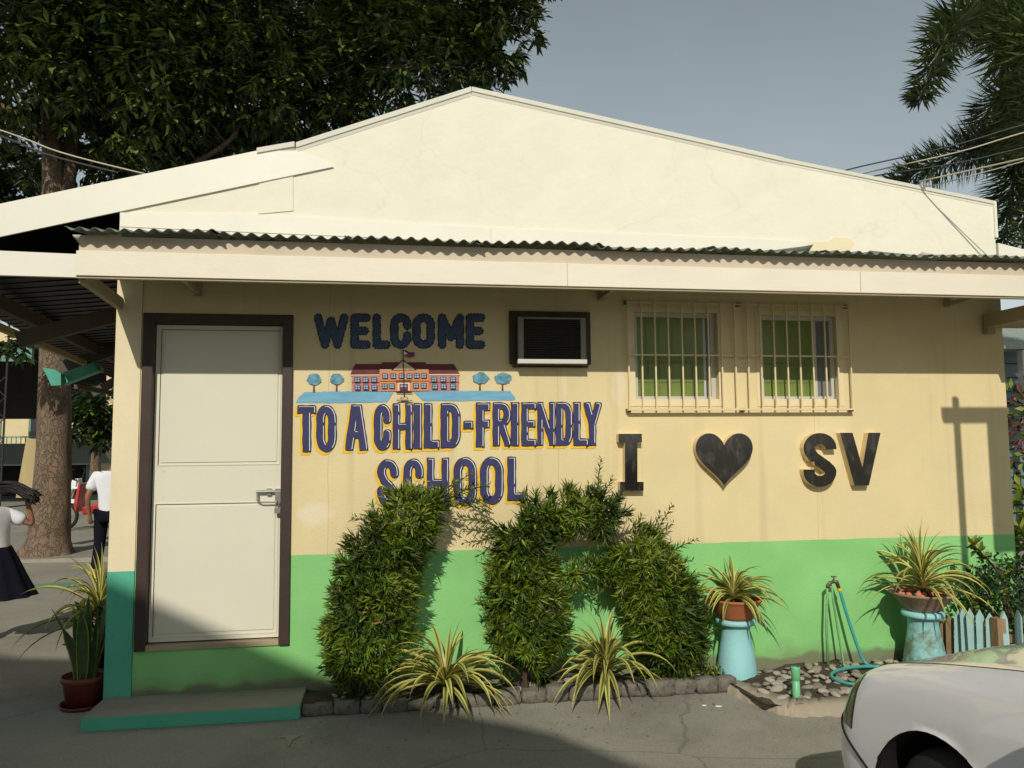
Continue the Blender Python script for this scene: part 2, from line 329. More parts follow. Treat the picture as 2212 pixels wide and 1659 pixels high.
def stripe_material():
    m = mat('variegated_leaf', (.5, .5, .1), .4); n = m.node_tree; L = n.links; b = n.nodes['Principled BSDF']
    uv = n.nodes.new('ShaderNodeUVMap'); sp = n.nodes.new('ShaderNodeSeparateXYZ'); L.new(uv.outputs[0], sp.inputs[0])
    cr = n.nodes.new('ShaderNodeValToRGB'); e = cr.color_ramp.elements
    e[0].position = 0; e[0].color = (.66, .58, .18, 1); e[1].position = 1; e[1].color = (.66, .58, .18, 1)
    for p, c in ((.27, (.58, .53, .14)), (.36, (.10, .17, .03)), (.5, (.15, .21, .04)), (.64, (.10, .17, .03)), (.73, (.58, .53, .14))):
        q = e.new(p); q.color = (*c, 1)
    L.new(sp.outputs[0], cr.inputs[0])
    # dry tip
    tip = n.nodes.new('ShaderNodeMapRange'); tip.inputs[1].default_value = .93; tip.inputs[2].default_value = .99; L.new(sp.outputs[1], tip.inputs[0])
    mx = n.nodes.new('ShaderNodeMix'); mx.data_type = 'RGBA'; mx.inputs[7].default_value = (.36, .20, .09, 1)
    L.new(tip.outputs[0], mx.inputs[0]); L.new(cr.outputs[0], mx.inputs[6])
    oi = n.nodes.new('ShaderNodeObjectInfo'); h = n.nodes.new('ShaderNodeHueSaturation'); mr = n.nodes.new('ShaderNodeMapRange'); mr.inputs[3].default_value = .72; mr.inputs[4].default_value = 1.15
    L.new(oi.outputs['Random'], mr.inputs[0]); L.new(mr.outputs[0], h.inputs['Value']); L.new(mx.outputs[2], h.inputs['Color']); L.new(h.outputs[0], b.inputs['Base Color'])
    t = n.nodes.new('ShaderNodeBsdfTranslucent'); ms = n.nodes.new('ShaderNodeMixShader'); ms.inputs[0].default_value = .22
    L.new(h.outputs[0], t.inputs[0]); L.new(b.outputs[0], ms.inputs[1]); L.new(t.outputs[0], ms.inputs[2]); L.new(ms.outputs[0], n.nodes['Material Output'].inputs[0])
    return m
MT['stripe'] = stripe_material()
def ground_material():
    m = mat('yard_concrete', (.275, .26, .212), .9, .12, 1.3, .3, 120, dirt=((.165, .155, .128), .9, .48, .22, .8)); n = m.node_tree; L = n.links; b = n.nodes['Principled BSDF']
    c = b.inputs['Base Color'].links[0].from_socket
    tc = n.nodes.new('ShaderNodeTexCoord')
    f = n.nodes.new('ShaderNodeTexNoise'); f.inputs['Scale'].default_value = 160; f.inputs['Detail'].default_value = 2; L.new(tc.outputs['Object'], f.inputs[0])
    r = n.nodes.new('ShaderNodeMapRange'); r.inputs[1].default_value = .3; r.inputs[2].default_value = .7; r.inputs[3].default_value = .78; r.inputs[4].default_value = 1.2; L.new(f.outputs[0], r.inputs[0])
    h = n.nodes.new('ShaderNodeHueSaturation'); L.new(c, h.inputs['Color']); L.new(r.outputs[0], h.inputs['Value'])
    # wandering cracks
    wn = n.nodes.new('ShaderNodeTexNoise'); wn.inputs['Scale'].default_value = 3; wn.inputs['Detail'].default_value = 5; L.new(tc.outputs['Object'], wn.inputs[0])
    mv = n.nodes.new('ShaderNodeMix'); mv.data_type = 'VECTOR'; mv.inputs[0].default_value = .10; L.new(tc.outputs['Object'], mv.inputs[4]); L.new(wn.outputs['Color'], mv.inputs[5])
    v = n.nodes.new('ShaderNodeTexVoronoi'); v.feature = 'DISTANCE_TO_EDGE'; v.inputs['Scale'].default_value = .42; L.new(mv.outputs[1], v.inputs[0])
    k = n.nodes.new('ShaderNodeMapRange'); k.inputs[1].default_value = .0008; k.inputs[2].default_value = .0028; k.inputs[3].default_value = .3; k.inputs[4].default_value = 0; L.new(v.outputs[0], k.inputs[0])
    mx = n.nodes.new('ShaderNodeMix'); mx.data_type = 'RGBA'; mx.inputs[7].default_value = (.05, .045, .036, 1); L.new(k.outputs[0], mx.inputs[0]); L.new(h.outputs[0], mx.inputs[6])
    L.new(mx.outputs[2], b.inputs['Base Color'])
    return m
MT['ground'] = ground_material()
# ================================================================== the setting
g = MB(); g.add([(-300, -300, GZ), (300, -300, GZ), (300, 300, GZ), (-300, 300, GZ)], [(0, 1, 2, 3)])
tag(g.build('ground', MT['ground']), 'grey weathered concrete yard with cracks and dark stains', kind='structure')
BED = [(-.555, -.02), (-.555, -.26), (2.05, -.25), (2.20, -.70), (2.30, -.74), (5.6, -.78), (5.6, -.02)]
s = MB(); n = 60
def inbed(x, y):
    return (-.57 < x < 2.12 and -.29 < y < .02) or (2.1 <= x < 6 and -.76 < y < .02)
nx, ny = 150, 20
V = []; Fc = []
for i in range(nx+1):
    for j in range(ny+1):
        x = -.56+i*6.1/nx; y0 = -.27 if x < 2.1 else -.76; y = y0+(0.005-y0)*j/ny
        z = -.045+.016*math.sin(x*7+y*9)+.010*math.sin(x*17-y*23)+random.uniform(-.006, .006)+(.012 if x > 2.2 else .015)
        V.append((x, y, z))
for i in range(nx):
    for j in range(ny): Fc.append((i*(ny+1)+j, (i+1)*(ny+1)+j, (i+1)*(ny+1)+j+1, i*(ny+1)+j+1))
bed = s.add(V, Fc).build('planting_bed', MT['soil'], smooth=True); tag(bed, 'narrow bed of dark soil along the foot of the wall', kind='structure')
# pebbles: a few shared shapes
def rock_mesh(name, m, seed, sub_=2, rough=.16):
    bm = bmesh.new(); bmesh.ops.create_icosphere(bm, subdivisions=sub_, radius=1); r = random.Random(seed)
    k = [Vector((r.uniform(-1, 1), r.uniform(-1, 1), r.uniform(-1, 1))) for _ in range(5)]
    for v in bm.verts:
        d = 1+sum(rough*math.sin(2.3*v.co.dot(q)+i) for i, q in enumerate(k))*.6
        v.co *= d
    me = bpy.data.meshes.new(name); bm.to_mesh(me); bm.free(); me.materials.append(m)
    for p in me.polygons: p.use_smooth = True
    return me
PEBM = [MT['pebble']]+[mat('river_pebble', c, .85, .18, 9, .2, 30) for c in ((.19, .17, .14), (.36, .325, .265), (.25, .22, .165))]
PEB = [rock_mesh('pebble', PEBM[i % 4], i, 2, .22) for i in range(8)]
def piece(name, me, parent, loc, rot=(0, 0, 0), scl=(1, 1, 1)):
    o = bpy.data.objects.new(name, me); COL.objects.link(o); o.parent = parent; o.location = loc; o.rotation_euler = rot; o.scale = scl
    return o
cnt = 0; placed = []
while cnt < 250:
    if random.random() < .8: x = random.uniform(2.22, 4.2); y = random.uniform(-.68, -.03)
    else: x = random.uniform(-.5, 2.1); y = random.uniform(-.22, -.05)
    dens = 1 if x > 2.2 else .45
    if x > 2.2:                                                     # bare soil patches between the stones
        q = math.sin(x*4.1+1.0)*math.sin(y*8+.8+x*1.5)
        if q > .35 and y > -.5: dens = .12
    if random.random() > dens: cnt += .15; continue
    r = random.uniform(.016, .038)
    if any((x-a)**2+(y-b)**2 < (.72*(r+c))**2 for a, b, c in placed): cnt += .03; continue
    placed.append((x, y, r)); cnt += 1
    piece('stone', random.choice(PEB), bed, (x, y, -.028+r*.12), (random.uniform(-.3, .3), random.uniform(-.3, .3), random.uniform(0, 6.3)), (r*1.25, r*.85, r*.5))
for px, py, r in ((752, 1505, .042), (780, 1497, .034), (795, 1512, .03), (815, 1508, .028)):
    p = onz(px, py, -.02); piece('stone', PEB[2], bed, p, (.2, 0, .5), (r, r*.9, r*.75))
# kerb of rough stones along the narrow bed
kerb = MB().box((-.548, -.262, GZ), (2.06, -.245, -.035)).build('kerb', MT['kerb']); tag(kerb, 'low kerb of rough dark stones edging the narrow bed', kind='structure')
x = -.555; i = 0
while x < 2.08:
    l = random.uniform(.11, .24); l = min(l, 2.13-x)
    bm = bmesh.new(); bmesh.ops.create_cube(bm, size=1); bmesh.ops.subdivide_edges(bm, edges=bm.edges[:], cuts=2, use_grid_fill=True)
    h = random.uniform(.055, .085) if x < .9 else random.uniform(.085, .10)
    rr = random.Random(i)
    for v in bm.verts:
        q = Vector((v.co.x*l*.985, v.co.y*.10, v.co.z*h))
        e = sum(abs(c) > .4 for c in v.co)
        if e >= 2: q *= .955 if e == 2 else .91
        v.co = q+Vector((rr.uniform(-.007, .007), rr.uniform(-.010, .010), rr.uniform(-.007, .007)))
    me = bpy.data.meshes.new('kerb_stone'); bm.to_mesh(me); bm.free(); me.materials.append(MT['kerb'])
    for p in me.polygons: p.use_smooth = True
    o = bpy.data.objects.new('stone', me); COL.objects.link(o); o.parent = kerb; o.location = (x+l/2, -.285+random.uniform(-.01, .01), GZ+h/2-.004); o.rotation_euler = (0, random.uniform(-.03, .03), random.uniform(-.05, .05))
    x += l; i += 1
# cast concrete kerb of the wide bed
k = MB(); out = [(2.06, -.36), (2.13, -.60), (2.19, -.76), (2.27, -.825), (2.5, -.845), (5.6, -.86)]; inn = [(2.17, -.27), (2.25, -.50), (2.31, -.63), (2.37, -.675), (2.55, -.69), (5.6, -.70)]
def fine(a, m_=9):
    r = []
    for p, q in zip(a, a[1:]): r += [(p[0]+(q[0]-p[0])*t/m_, p[1]+(q[1]-p[1])*t/m_) for t in range(m_)]
    return r+[a[-1]]
out = fine(out); inn = fine(inn); V = []
for i, (a, b) in enumerate(zip(out, inn)):
    j = .012*math.sin(i*1.7)+random.uniform(-.006, .006); zt = -.022+random.uniform(-.004, .004)
    V += [(a[0], a[1]+j, GZ-.01), (a[0]+.012, a[1]+j+.014, zt-.008), (b[0], b[1]+random.uniform(-.012, .012), zt), (b[0]+.01, b[1]+.02, GZ)]
n = len(out); Fc = [(i*4+j, i*4+4+j, i*4+5+j, i*4+1+j) for i in range(n-1) for j in range(3)]
tag(k.add(V, Fc).build('bed_kerb', MT['kerblight'], smooth=True), 'pale cast concrete kerb round the pebbled bed', kind='structure')
# small litter on the ground
def flake(px, py, pts, m, name, label, cat, group=None):
    c = onz(px, py); f_ = MB(); f_.hexa([(c.x+a, c.y+b, GZ+.002) for a, b in pts], [(c.x+a, c.y+b, GZ+.006) for a, b in pts])
    tag(f_.build(name, m), label, cat, group)
flake(622, 1598, [(-.075, .03), (-.02, .025), (.0, -.03), (.01, -.10), (.022, -.10), (.022, -.02), (.045, .01), (.06, .04), (-.01, .045)], MT['kerblight'], 'dried_leaf', 'pale dried leaf with stalk lying on shaded concrete before the door step', 'leaf')
for px, py, sz, lb in ((1521, 1525, .012, 'tiny white paper scrap on the concrete, left of the two'), (1552, 1527, .018, 'tiny white paper scrap on the concrete, right of the two')):
    flake(px, py, [(-sz, 0), (0, -sz*.6), (sz*1.2, -sz*.2), (sz*.6, sz*.5), (-sz*.5, sz*.6)], MT['white'], 'paper_scrap', lb, 'paper')
nL = 260; lb = np.stack([rng.uniform(-.6, 4.2, nL), -.42-np.abs(rng.normal(0, .35, nL)), np.full(nL, GZ+.004)], 1)
LITTER = (lb, np.stack([rng.normal(size=nL), rng.normal(size=nL), rng.uniform(0, .25, nL)], 1))
# door step
st = empty('door_step', (-1.15, -.17, GZ), label='low concrete door step with a teal painted front edge', cat='step')
t = MB().box((-1.742, -.352, GZ), (-.556, -.004, 0)).build('tread', MT['concrete'], st, bevel=.008)
MB().box((-1.741, -.356, GZ+.002), (-.557, -.3525, -.006)).build('painted_front', MT['teal'], st)
# ================================================================== school building
BL = empty('school_building', (1.36, 0, GZ), label='single storey cream and green school building with low white gable', cat='building')
X0, X1, TH = -1.745, 4.47, .16
DX0, DX1, DZ0, DZ1 = -1.582, -.668, .262, 2.345
ac0 = at(1100, 671); ac1 = at(1276, 787)
def rect(px0, py0, px1, py1): a = at(px0, py0); b = at(px1, py1); return a.x, b.z, b.x, a.z
W1 = (at(1371, 750).x, at(1500, 862).z, at(1552, 800).x, at(1450, 674).z)
W2 = (at(1645, 750).x, at(1750, 862).z, at(1812, 800).x, at(1720, 681).z)
holes = [(DX0, DZ0, DX1, DZ1), (ac0.x+.01, ac1.z+.01, ac1.x-.01, ac0.z-.01), W1, W2]
def wall_cells(x0, x1, z0, z1, holes, y0, y1):
    xs = sorted({x0, x1, *[h[0] for h in holes], *[h[2] for h in holes]}); zs = sorted({z0, z1, *[h[1] for h in holes], *[h[3] for h in holes]})
    bm = bmesh.new(); vs = {}
    def vert(x, y, z):
        kx = (round(x, 5), round(y, 5), round(z, 5))
        if kx not in vs: vs[kx] = bm.verts.new((x, y, z))
        return vs[kx]
    def solid(i, j):
        if i < 0 or j < 0 or i >= len(xs)-1 or j >= len(zs)-1: return False
        cx, cz = (xs[i]+xs[i+1])/2, (zs[j]+zs[j+1])/2
        return not any(h[0] < cx < h[2] and h[1] < cz < h[3] for h in holes)
    for i in range(len(xs)-1):
        for j in range(len(zs)-1):
            if not solid(i, j): continue
            a, b, c, d = xs[i], xs[i+1], zs[j], zs[j+1]
            bm.faces.new([vert(a, y0, c), vert(b, y0, c), vert(b, y0, d), vert(a, y0, d)])
            bm.faces.new([vert(a, y1, d), vert(b, y1, d), vert(b, y1, c), vert(a, y1, c)])
            if not solid(i-1, j): bm.faces.new([vert(a, y1, c), vert(a, y0, c), vert(a, y0, d), vert(a, y1, d)])
            if not solid(i+1, j): bm.faces.new([vert(b, y0, c), vert(b, y1, c), vert(b, y1, d), vert(b, y0, d)])
            if not solid(i, j-1): bm.faces.new([vert(a, y1, c), vert(b, y1, c), vert(b, y0, c), vert(a, y0, c)])
            if not solid(i, j+1): bm.faces.new([vert(a, y0, d), vert(b, y0, d), vert(b, y1, d), vert(a, y1, d)])
    return bm
def bm_obj(name, bm, m, parent):
    me = bpy.data.meshes.new(name); bm.to_mesh(me); bm.free(); me.materials.append(m); o = bpy.data.objects.new(name, me); COL.objects.link(o)
    if parent: o.parent = parent; o.matrix_parent_inverse = parent_inv(parent)
    return o
bm_obj('wall', wall_cells(-1.592, X1, GZ-.1, 2.70, holes, 0, TH), MT['wall'], BL)
# corner pillar: cream above, teal below
MB().poly([(X0-.006, GZ-.1), (-1.594, GZ-.1), (-1.594, .745), (X0-.003, .745)], -.008, TH, 0).build('pillar_base', MT['teal'], BL)
MB().poly([(X0-.003, .745), (-1.594, .745), (-1.594, 2.70), (X0, 2.70)], -.006, TH, 0).build('pillar', MT['pillar'], BL)
# side and back walls, dark inside
MB().box((X0, TH, GZ-.1), (X0+.14, 11, 2.9)).box((X1-.14, TH, GZ-.1), (X1, 11, 3.1)).box((X0, 11, GZ-.1), (X1, 11.15, 3.1)).build('rear_wall', MT['pillar'], BL)
MB().box((X0+.15, 2.2, GZ), (X1-.15, 2.25, 2.7)).build('inner_partition', MT['room'], BL)
# gable
GA = [(X0, 2.70), (X1-.01, 2.70), (X1-.012, 3.285), (.494, 3.93), (-1.0, 3.40), (X0, 3.16)]
GA = [(X0, 2.70), (X1-.01, 2.70), (4.455, 3.285), (.494, 3.925), (-.667, 3.46), (-.92, 3.41), (X0, 3.17)]
MB().poly(GA, 0, TH).build('gable', MT['gable'], BL)
# roof sheets behind the gable
rf = MB()
for a, b in (((.494, 3.955), (4.45, 3.29)), ((.494, 3.955), (-.9, 3.44)), ((-.9, 3.44), (-3.25, 2.79))):
    rf.hexa([(a[0], .005, a[1]-.03), (b[0], .005, b[1]-.03), (b[0], .005, b[1]-.024), (a[0], .005, a[1]-.024)], [(a[0], 11.6, a[1]-.03), (b[0], 11.6, b[1]-.03), (b[0], 11.6, b[1]-.024), (a[0], 11.6, a[1]-.024)])
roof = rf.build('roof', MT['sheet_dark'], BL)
# capping along the gable (two-faced folded metal: narrow sloping top, front face)
def cap(name, p, q, h, y0=-.022, m='flash', lip=.012, parent=BL):
    a = Vector((p[0], 0, p[1])); b = Vector((q[0], 0, q[1])); c = MB(); e = .55*h
    c.hexa([(a.x, y0, a.z), (b.x, y0, b.z), (b.x, y0+.006, b.z-e), (a.x, y0+.006, a.z-e)][::-1], [(a.x, .05, a.z+.012), (b.x, .05, b.z+.012), (b.x, .05, b.z-e), (a.x, .05, a.z-e)][::-1])
    c.hexa([(a.x, y0+.012, a.z-e), (b.x, y0+.012, b.z-e), (b.x, -.002, b.z-h), (a.x, -.002, a.z-h)][::-1], [(a.x, .004, a.z-e), (b.x, .004, b.z-e), (b.x, .004, b.z-h), (a.x, .004, a.z-h)][::-1])
    return c.build(name, MT[m], parent)
def wz(px, py): v = at(px, py); return (v.x, v.z)
cap('ridge_capping', wz(640, 310), (.492, 3.944), .058)
cap('ridge_capping', (.496, 3.944), wz(1690, 342), .05)
cap('ridge_capping', (wz(1690, 342)[0]-.06, wz(1690, 342)[1]+.006), (4.46, 3.30), .042, y0=-.018)
cap('ridge_capping', wz(556, 323), wz(637, 309), .055, y0=-.030)
MB().poly([(4.448, 3.02), (4.470, 3.02), (4.472, 3.297), (4.452, 3.297)], -.016, .03).build('corner_flashing', MT['flash'], BL)
# wide bargeboard running down to the left over the walkway
def quadpx(pts, Y, th, name, m, parent=BL): return MB().poly([wzY(p, Y) for p in pts], Y, Y+th).build(name, MT[m], parent)
def wzY(p, Y): v = at(p[0], p[1], Y); return (v.x, v.z)
quadpx([(-260, 497), (-260, 566), (262, 456), (720, 360), (706, 352), (640, 326), (556, 325), (0, 440)], -.014, .012, 'bargeboard', 'flash')
quadpx([(560, 390), (633, 374), (633, 455), (557, 462)], -.006, .004, 'patch_panel', 'gable')
# flashing apron above the canopy: upper strip and lower lip
quadpx([(259, 459), (560, 463), (1060, 492), (1060, 524), (259, 489)], -.010, .008, 'apron_flashing', 'flash')
quadpx([(1062, 492), (1745, 521), (1748, 548), (1062, 525)], -.009, .007, 'apron_flashing', 'flash')
quadpx([(259, 491), (1060, 526), (1060, 546), (259, 508)], -.016, .014, 'apron_lip', 'flash')
quadpx([(1062, 527), (1720, 549), (1720, 566), (1062, 546)], -.015, .013, 'apron_lip', 'flash')
quadpx([(1730, 541), (1745, 523), (1790, 521), (1800, 512), (1838, 515), (1845, 525), (1832, 545)], -.004, .0035, 'bare_paint_patch', 'yellowpatch')
# right hand low roof running on behind
MB().poly([(4.475, 2.98), (5.8, 2.72), (5.8, 2.50), (4.475, 2.72)], -.006, .02).build('side_bargeboard', MT['flash'], BL)
# ---- canopy
PY = -.60; CX0, CX1 = -1.754, 4.75
can = MB().box((CX0, PY-.014, 2.446), (CX1, PY+.014, 2.586)).build('canopy_fascia', MT['fascia'], BL, bevel=.003)
MB().box((CX0+.01, PY-.002, 2.5875), (CX1, PY+.02, 2.672)).build('fascia_backing', MT['fascia2'], can)
MB().box((CX0, PY-.004, 2.434), (CX1, PY+.030, 2.4445)).build('fascia_underedge', MT['rafter'], can)
for px in (1225, 1858): 
    a = at(px, 600, PY-.015).x; MB().box((a, PY-.0165, 2.449), (a+.0025, PY-.0145, 2.583)).build('board_joint', MT['rafter'], can)
# side board of the canopy, sloping a little to the pillar
MB().bar((CX0+.02, PY+.035, 2.45), (X0+.02, -.012, 2.40), .035, .075, up=(0, 0, 1)).build('side_board', MT['rafter'], can)
MB().hexa([(CX0+.002, PY+.02, 2.50), (CX0+.002, -.01, 2.62), (CX0+.002, -.01, 2.69), (CX0+.002, PY+.02, 2.67)], [(CX0+.014, PY+.02, 2.50), (CX0+.014, -.01, 2.62), (CX0+.014, -.01, 2.69), (CX0+.014, PY+.02, 2.67)]).build('side_closure', MT['fascia2'], can)
# brackets: vertical leg on the wall, arm, diagonal strut
for px, py in ((430, 640), (1297, 650), (2043, 664)):
    b = at(px, py); x = b.x
    q = MB().box((x-.018, -.03, b.z), (x+.018, -.001, 2.66)).bar((x, -.02, b.z+.02), (x, PY+.06, 2.50), .028, .028).bar((x, -.01, 2.60), (x, PY+.05, 2.60), .028, .03)
    q.build('bracket', MT['rafter'], can)
MB().box((4.30, -.55, 2.33), (4.62, -.02, 2.43)).box((4.30, -.06, 2.28), (4.36, -.012, 2.33)).build('corner_beam', MT['rafter'], can)
# corrugated sheets, each lapped and slightly different
x = CX0-.03; i = 0
while x < CX1:
    wd = .80; pr = .076; nn = int(wd/pr*10); lift = random.uniform(-.004, .006); ext = random.uniform(-.015, .02)
    if i == 0: lift = .004
    V = []; Fc = []; tilt = random.uniform(-.004, .006)
    for a in range(nn+1):
        for b in range(5):
            xx = x+wd*a/nn; t_ = b/4; yy = PY-.080-ext+(.60-.0+.080+ext-.01)*t_
            wob = .006*math.sin(xx*5.1+i)*(1-t_)
            zz = 2.686+lift+.11*t_+.0105*math.cos(2*math.pi*(xx-x)/pr)+wob+tilt*(a/nn)+.003*(i % 2)
            V += [(xx, yy, zz)]
    for a in range(nn):
        for b in range(4): Fc.append((a*5+b, (a+1)*5+b, (a+1)*5+b+1, a*5+b+1))
    o = MB().add(V, Fc).build('roofing_sheet', MT['sheet'], can, smooth=True)
    sd = o.modifiers.new('solid', 'SOLIDIFY'); sd.thickness = .0022
    x += wd-.06; i += 1
# bent flaps of loose sheet metal lying on the canopy
def flap(pts, Y, m='sheet', name='loose_sheet'):
    "pts: list of (px, py_bottom, py_top)"
    lo = []; hi = []
    for i_, (px, pb, pt) in enumerate(pts):
        a = at(px, pb, Y); b = at(px, pt, Y); lo.append((a.x, Y+.06, a.z-.01)); hi.append((b.x, Y-.02+.03*math.sin(i_), b.z))
    n_ = len(pts); o = MB().add(lo+hi, [(k_, k_+1, n_+k_+1, n_+k_) for k_ in range(n_-1)]).build(name, MT[m], can, smooth=True)
    sd = o.modifiers.new('solid', 'SOLIDIFY'); sd.thickness = .003
flap([(1575, 552, 549), (1620, 552, 546), (1660, 552, 542), (1700, 552, 538), (1730, 553, 536), (1748, 551, 533)], -.42)
flap([(1245, 545, 540), (1290, 546, 535), (1340, 548, 537), (1390, 550, 546)], -.36)
flap([(1395, 552, 547), (1450, 553, 540), (1500, 554, 541), (1560, 556, 552)], -.38)
flap([(1865, 562, 556), (1880, 562, 541), (1910, 562, 544), (1960, 566, 551), (2010, 568, 558)], -.42)
flap([(1987, 552, 545), (2020, 556, 549), (2060, 562, 555), (2110, 566, 560)], -.30, 'flash')
flap([(2030, 570, 560), (2100, 572, 562), (2150, 574, 560), (2212, 577, 566)], -.46)
flap([(1000, 536, 531), (1040, 538, 529), (1085, 540, 531), (1120, 543, 538)], -.40)
flap([(470, 520, 514), (520, 520, 512), (570, 523, 515), (620, 527, 521)], -.42)
flap([(160, 515, 510), (180, 515, 508), (230, 514, 506), (262, 514, 505)], -.50, 'flash')
# ---- door
fr = MB()
fw = .064
fr.box((DX0, -.022, DZ0), (DX0+fw, .11, DZ1)).box((DX1-fw, -.022, DZ0), (DX1, .11, DZ1)).box((DX0+fw, -.020, DZ1-fw), (DX1-fw, .11, DZ1))
dfr = fr.build('door_frame', MT['brown'], BL, bevel=.004)
MB().box((DX0+fw, -.012, DZ0), (DX1-fw, .11, DZ0+.030)).build('sill', MT['rafter'], dfr)
dx0, dx1, dz0, dz1 = DX0+fw+.003, DX1-fw-.003, DZ0+.040, DZ1-fw-.004
D = MB().box((dx0, .036, dz0), (dx1, .075, dz1)).build('door', MT['door'], BL)
def panel(x0, z0, x1, z1): 
    MB().box((x0, .031, z0), (x1, .0358, z1)).build('panel', MT['door'], D, bevel=.0015)
zm0 = at(470, 1085, .03).z; zm1 = at(470, 1005, .03).z
panel(dx0+.045, zm1+.02, dx1-.03, dz1-.045); panel(dx0+.035, dz0+.05, dx1-.035, zm0-.02)
e = MB()      # folded edge strips round the two panels
for (a0, b0, a1, b1) in ((dx0+.022, zm1, dx1-.012, dz1-.022), (dx0+.016, dz0+.026, dx1-.016, zm0)):
    for bx_ in ((a0, b0, a0+.006, b1), (a1-.006, b0, a1, b1), (a0+.0061, b0, a1-.0061, b0+.006), (a0+.0061, b1-.006, a1-.0061, b1)):
        e.box((bx_[0], .0325, bx_[1]), (bx_[2], .0359, bx_[3]))
e.build('panel_moulding', MT['door'], D)
dk = MB()
for (a0, b0, a1, b1) in ((dx0+.0285, zm1+.0065, dx1-.0185, dz1-.0285), (dx0+.0225, dz0+.0325, dx1-.0225, zm0-.0065)):
    dk.box((a0, .0345, b0), (a0+.004, .0359, b1)).box((a0+.0041, .0345, b1-.004), (a1, .0359, b1))
dk.build('panel_dark_edge', MT['brown'], D)  # dark strips inside the moulding, along left and top edges only
rvm = MB().box((0, -.003, 0), (.006, 0, .005)).build('rivet', MT['door'], D); rvm.location = (dx0+.06, .0358, zm0+.035)
for z_ in (zm0+.035, zm1-.035):
    for k_ in range(7):
        if k_ or z_ != zm0+.035:
            c_ = rvm.copy(); COL.objects.link(c_); c_.location = (dx0+.06+k_*.115, .0358, z_)
zb = at(580, 1066, 0).z
bt = MB().tube([(at(553, 1064).x, .012, zb+.012), (at(622, 1062).x, .012, zb+.014)], .0085, 10).tube([(at(555, 1064).x, .012, zb+.012), (at(556, 1064).x, .006, zb-.045), (at(565, 1064).x, .004, zb-.055), (at(598, 1064).x, .004, zb-.055)], .006, 8)
bt.box((at(575, 1064).x, .018, zb-.012), (at(585, 1064).x, .034, zb+.03)).box((at(594, 1064).x, .004, zb-.065), (at(606, 1064).x, .034, zb+.028))
bt.build('bolt', MT['steel'], D)
pl = MB().box((at(596, 1064).x-.006, -.012, zb-.125), (at(596, 1064).x+.030, .004, zb-.092)).tube([(at(596, 1064).x+.002, -.004, zb-.093), (at(596, 1064).x+.002, -.004, zb-.06), (at(596, 1064).x+.012, -.004, zb-.048), (at(596, 1064).x+.022, -.004, zb-.06), (at(596, 1064).x+.022, -.004, zb-.093)], .0035, 8)
pd = pl.build('padlock', MT['steel']); tag(pd, 'small steel padlock hanging from the bolt of the cream door', 'padlock')
# ---- windows
for (x0, z0, x1, z1), nm in ((W1, 'l'), (W2, 'r')):
    wdo = MB().box((x0+.002, .045, z0+.002), (x0+.032, .08, z1-.002)).box((x1-.036, .045, z0+.002), (x1-.002, .08, z1-.002)).box((x0+.032, .046, z1-.03), (x1-.036, .08, z1-.002)).box((x0+.032, .046, z0+.002), (x1-.036, .08, z0+.022)).build('window', MT['alu'], BL)
    xm = x0+.74*(x1-x0) if nm == 'r' else x0+.86*(x1-x0)
    MB().box((x0+.033, .060, z0+.023), (xm, .064, z1-.031)).build('pane', MT['glass'], wdo)
    MB().box((xm+.0005, .066, z0+.023), (xm+.022, .078, z1-.031)).build('stile', MT['alu'], wdo)
    MB().box((xm+.0225, .070, z0+.023), (x1-.037, .073, z1-.031)).build('pane', MT['curtain'], wdo)
    mu = MB(); 
    for k_ in range(1, 6): xx = x0+.033+(xm-x0-.033)*k_/6; mu.box((xx-.0025, .057, z0+.023), (xx+.0025, .0595, z0+.42*(z1-z0)))
    mu.box((x0+.033, .056, z0+.20*(z1-z0)), (xm, .0568, z0+.20*(z1-z0)+.006)); mu.box((x0+.033, .056, z0+.42*(z1-z0)), (xm, .0568, z0+.42*(z1-z0)+.012))
    mu.build('glazing_bar', mat('dull_green_bar', (.13, .17, .06), .6), wdo)
# white-washed surround round the window openings
sr = MB()
for (x0, z0, x1, z1) in (W1, W2):
    sr.box((x0-.045, -.004, z0-.05), (x0-.0005, -.0005, z1+.03)).box((x1+.0005, -.004, z0-.05), (x1+.03, -.0005, z1+.03)).box((x0, -.004, z0-.05), (x1, -.0005, z0-.0005)).box((x0, -.004, z1+.0005), (x1, -.0005, z1+.03))
sr.build('window_surround', mat('paler_cream', (.76, .63, .40), .8, .05, 5), BL)
# ---- window grille
GY = -.045
gx0 = at(1360, 880, GY).x; gx1 = at(1842, 880, GY).x; gz0 = at(1500, 884, GY).z; gz1 = at(1500, 655, GY).z; gzm = at(1500, 767, GY).z
gr = MB().box((gx0-.012, GY-.012, gz0-.008), (gx1+.012, GY+.010, gz0+.004)).build('window_grille', MT['grillebar'], BL)
for z_ in (gz1, gzm): MB().box((gx0-.008, GY+.0085, z_-.005), (gx1+.008, GY+.014, z_+.005)).build('rail', MT['grillebar'], gr)
for k_ in range(18):
    xx = gx0+(gx1-gx0)*k_/17+random.uniform(-.003, .003)
    MB().box((xx-.005, GY-.004, gz0+.0045), (xx+.005, GY+.006, gz1+.01)).build('bar', MT['grillebar'], gr)
for xx, z_ in ((gx0, gz0-.006), ((gx0+gx1)/2, gz0-.006), (gx1, gz0-.006), (gx0, gz1), ((gx0+gx1)/2, gz1), (gx1, gz1)):
    MB().box((xx-.015, GY+.0145, z_-.012), (xx+.015, -.0005, z_+.012)).build('fixing', MT['rail'], gr)
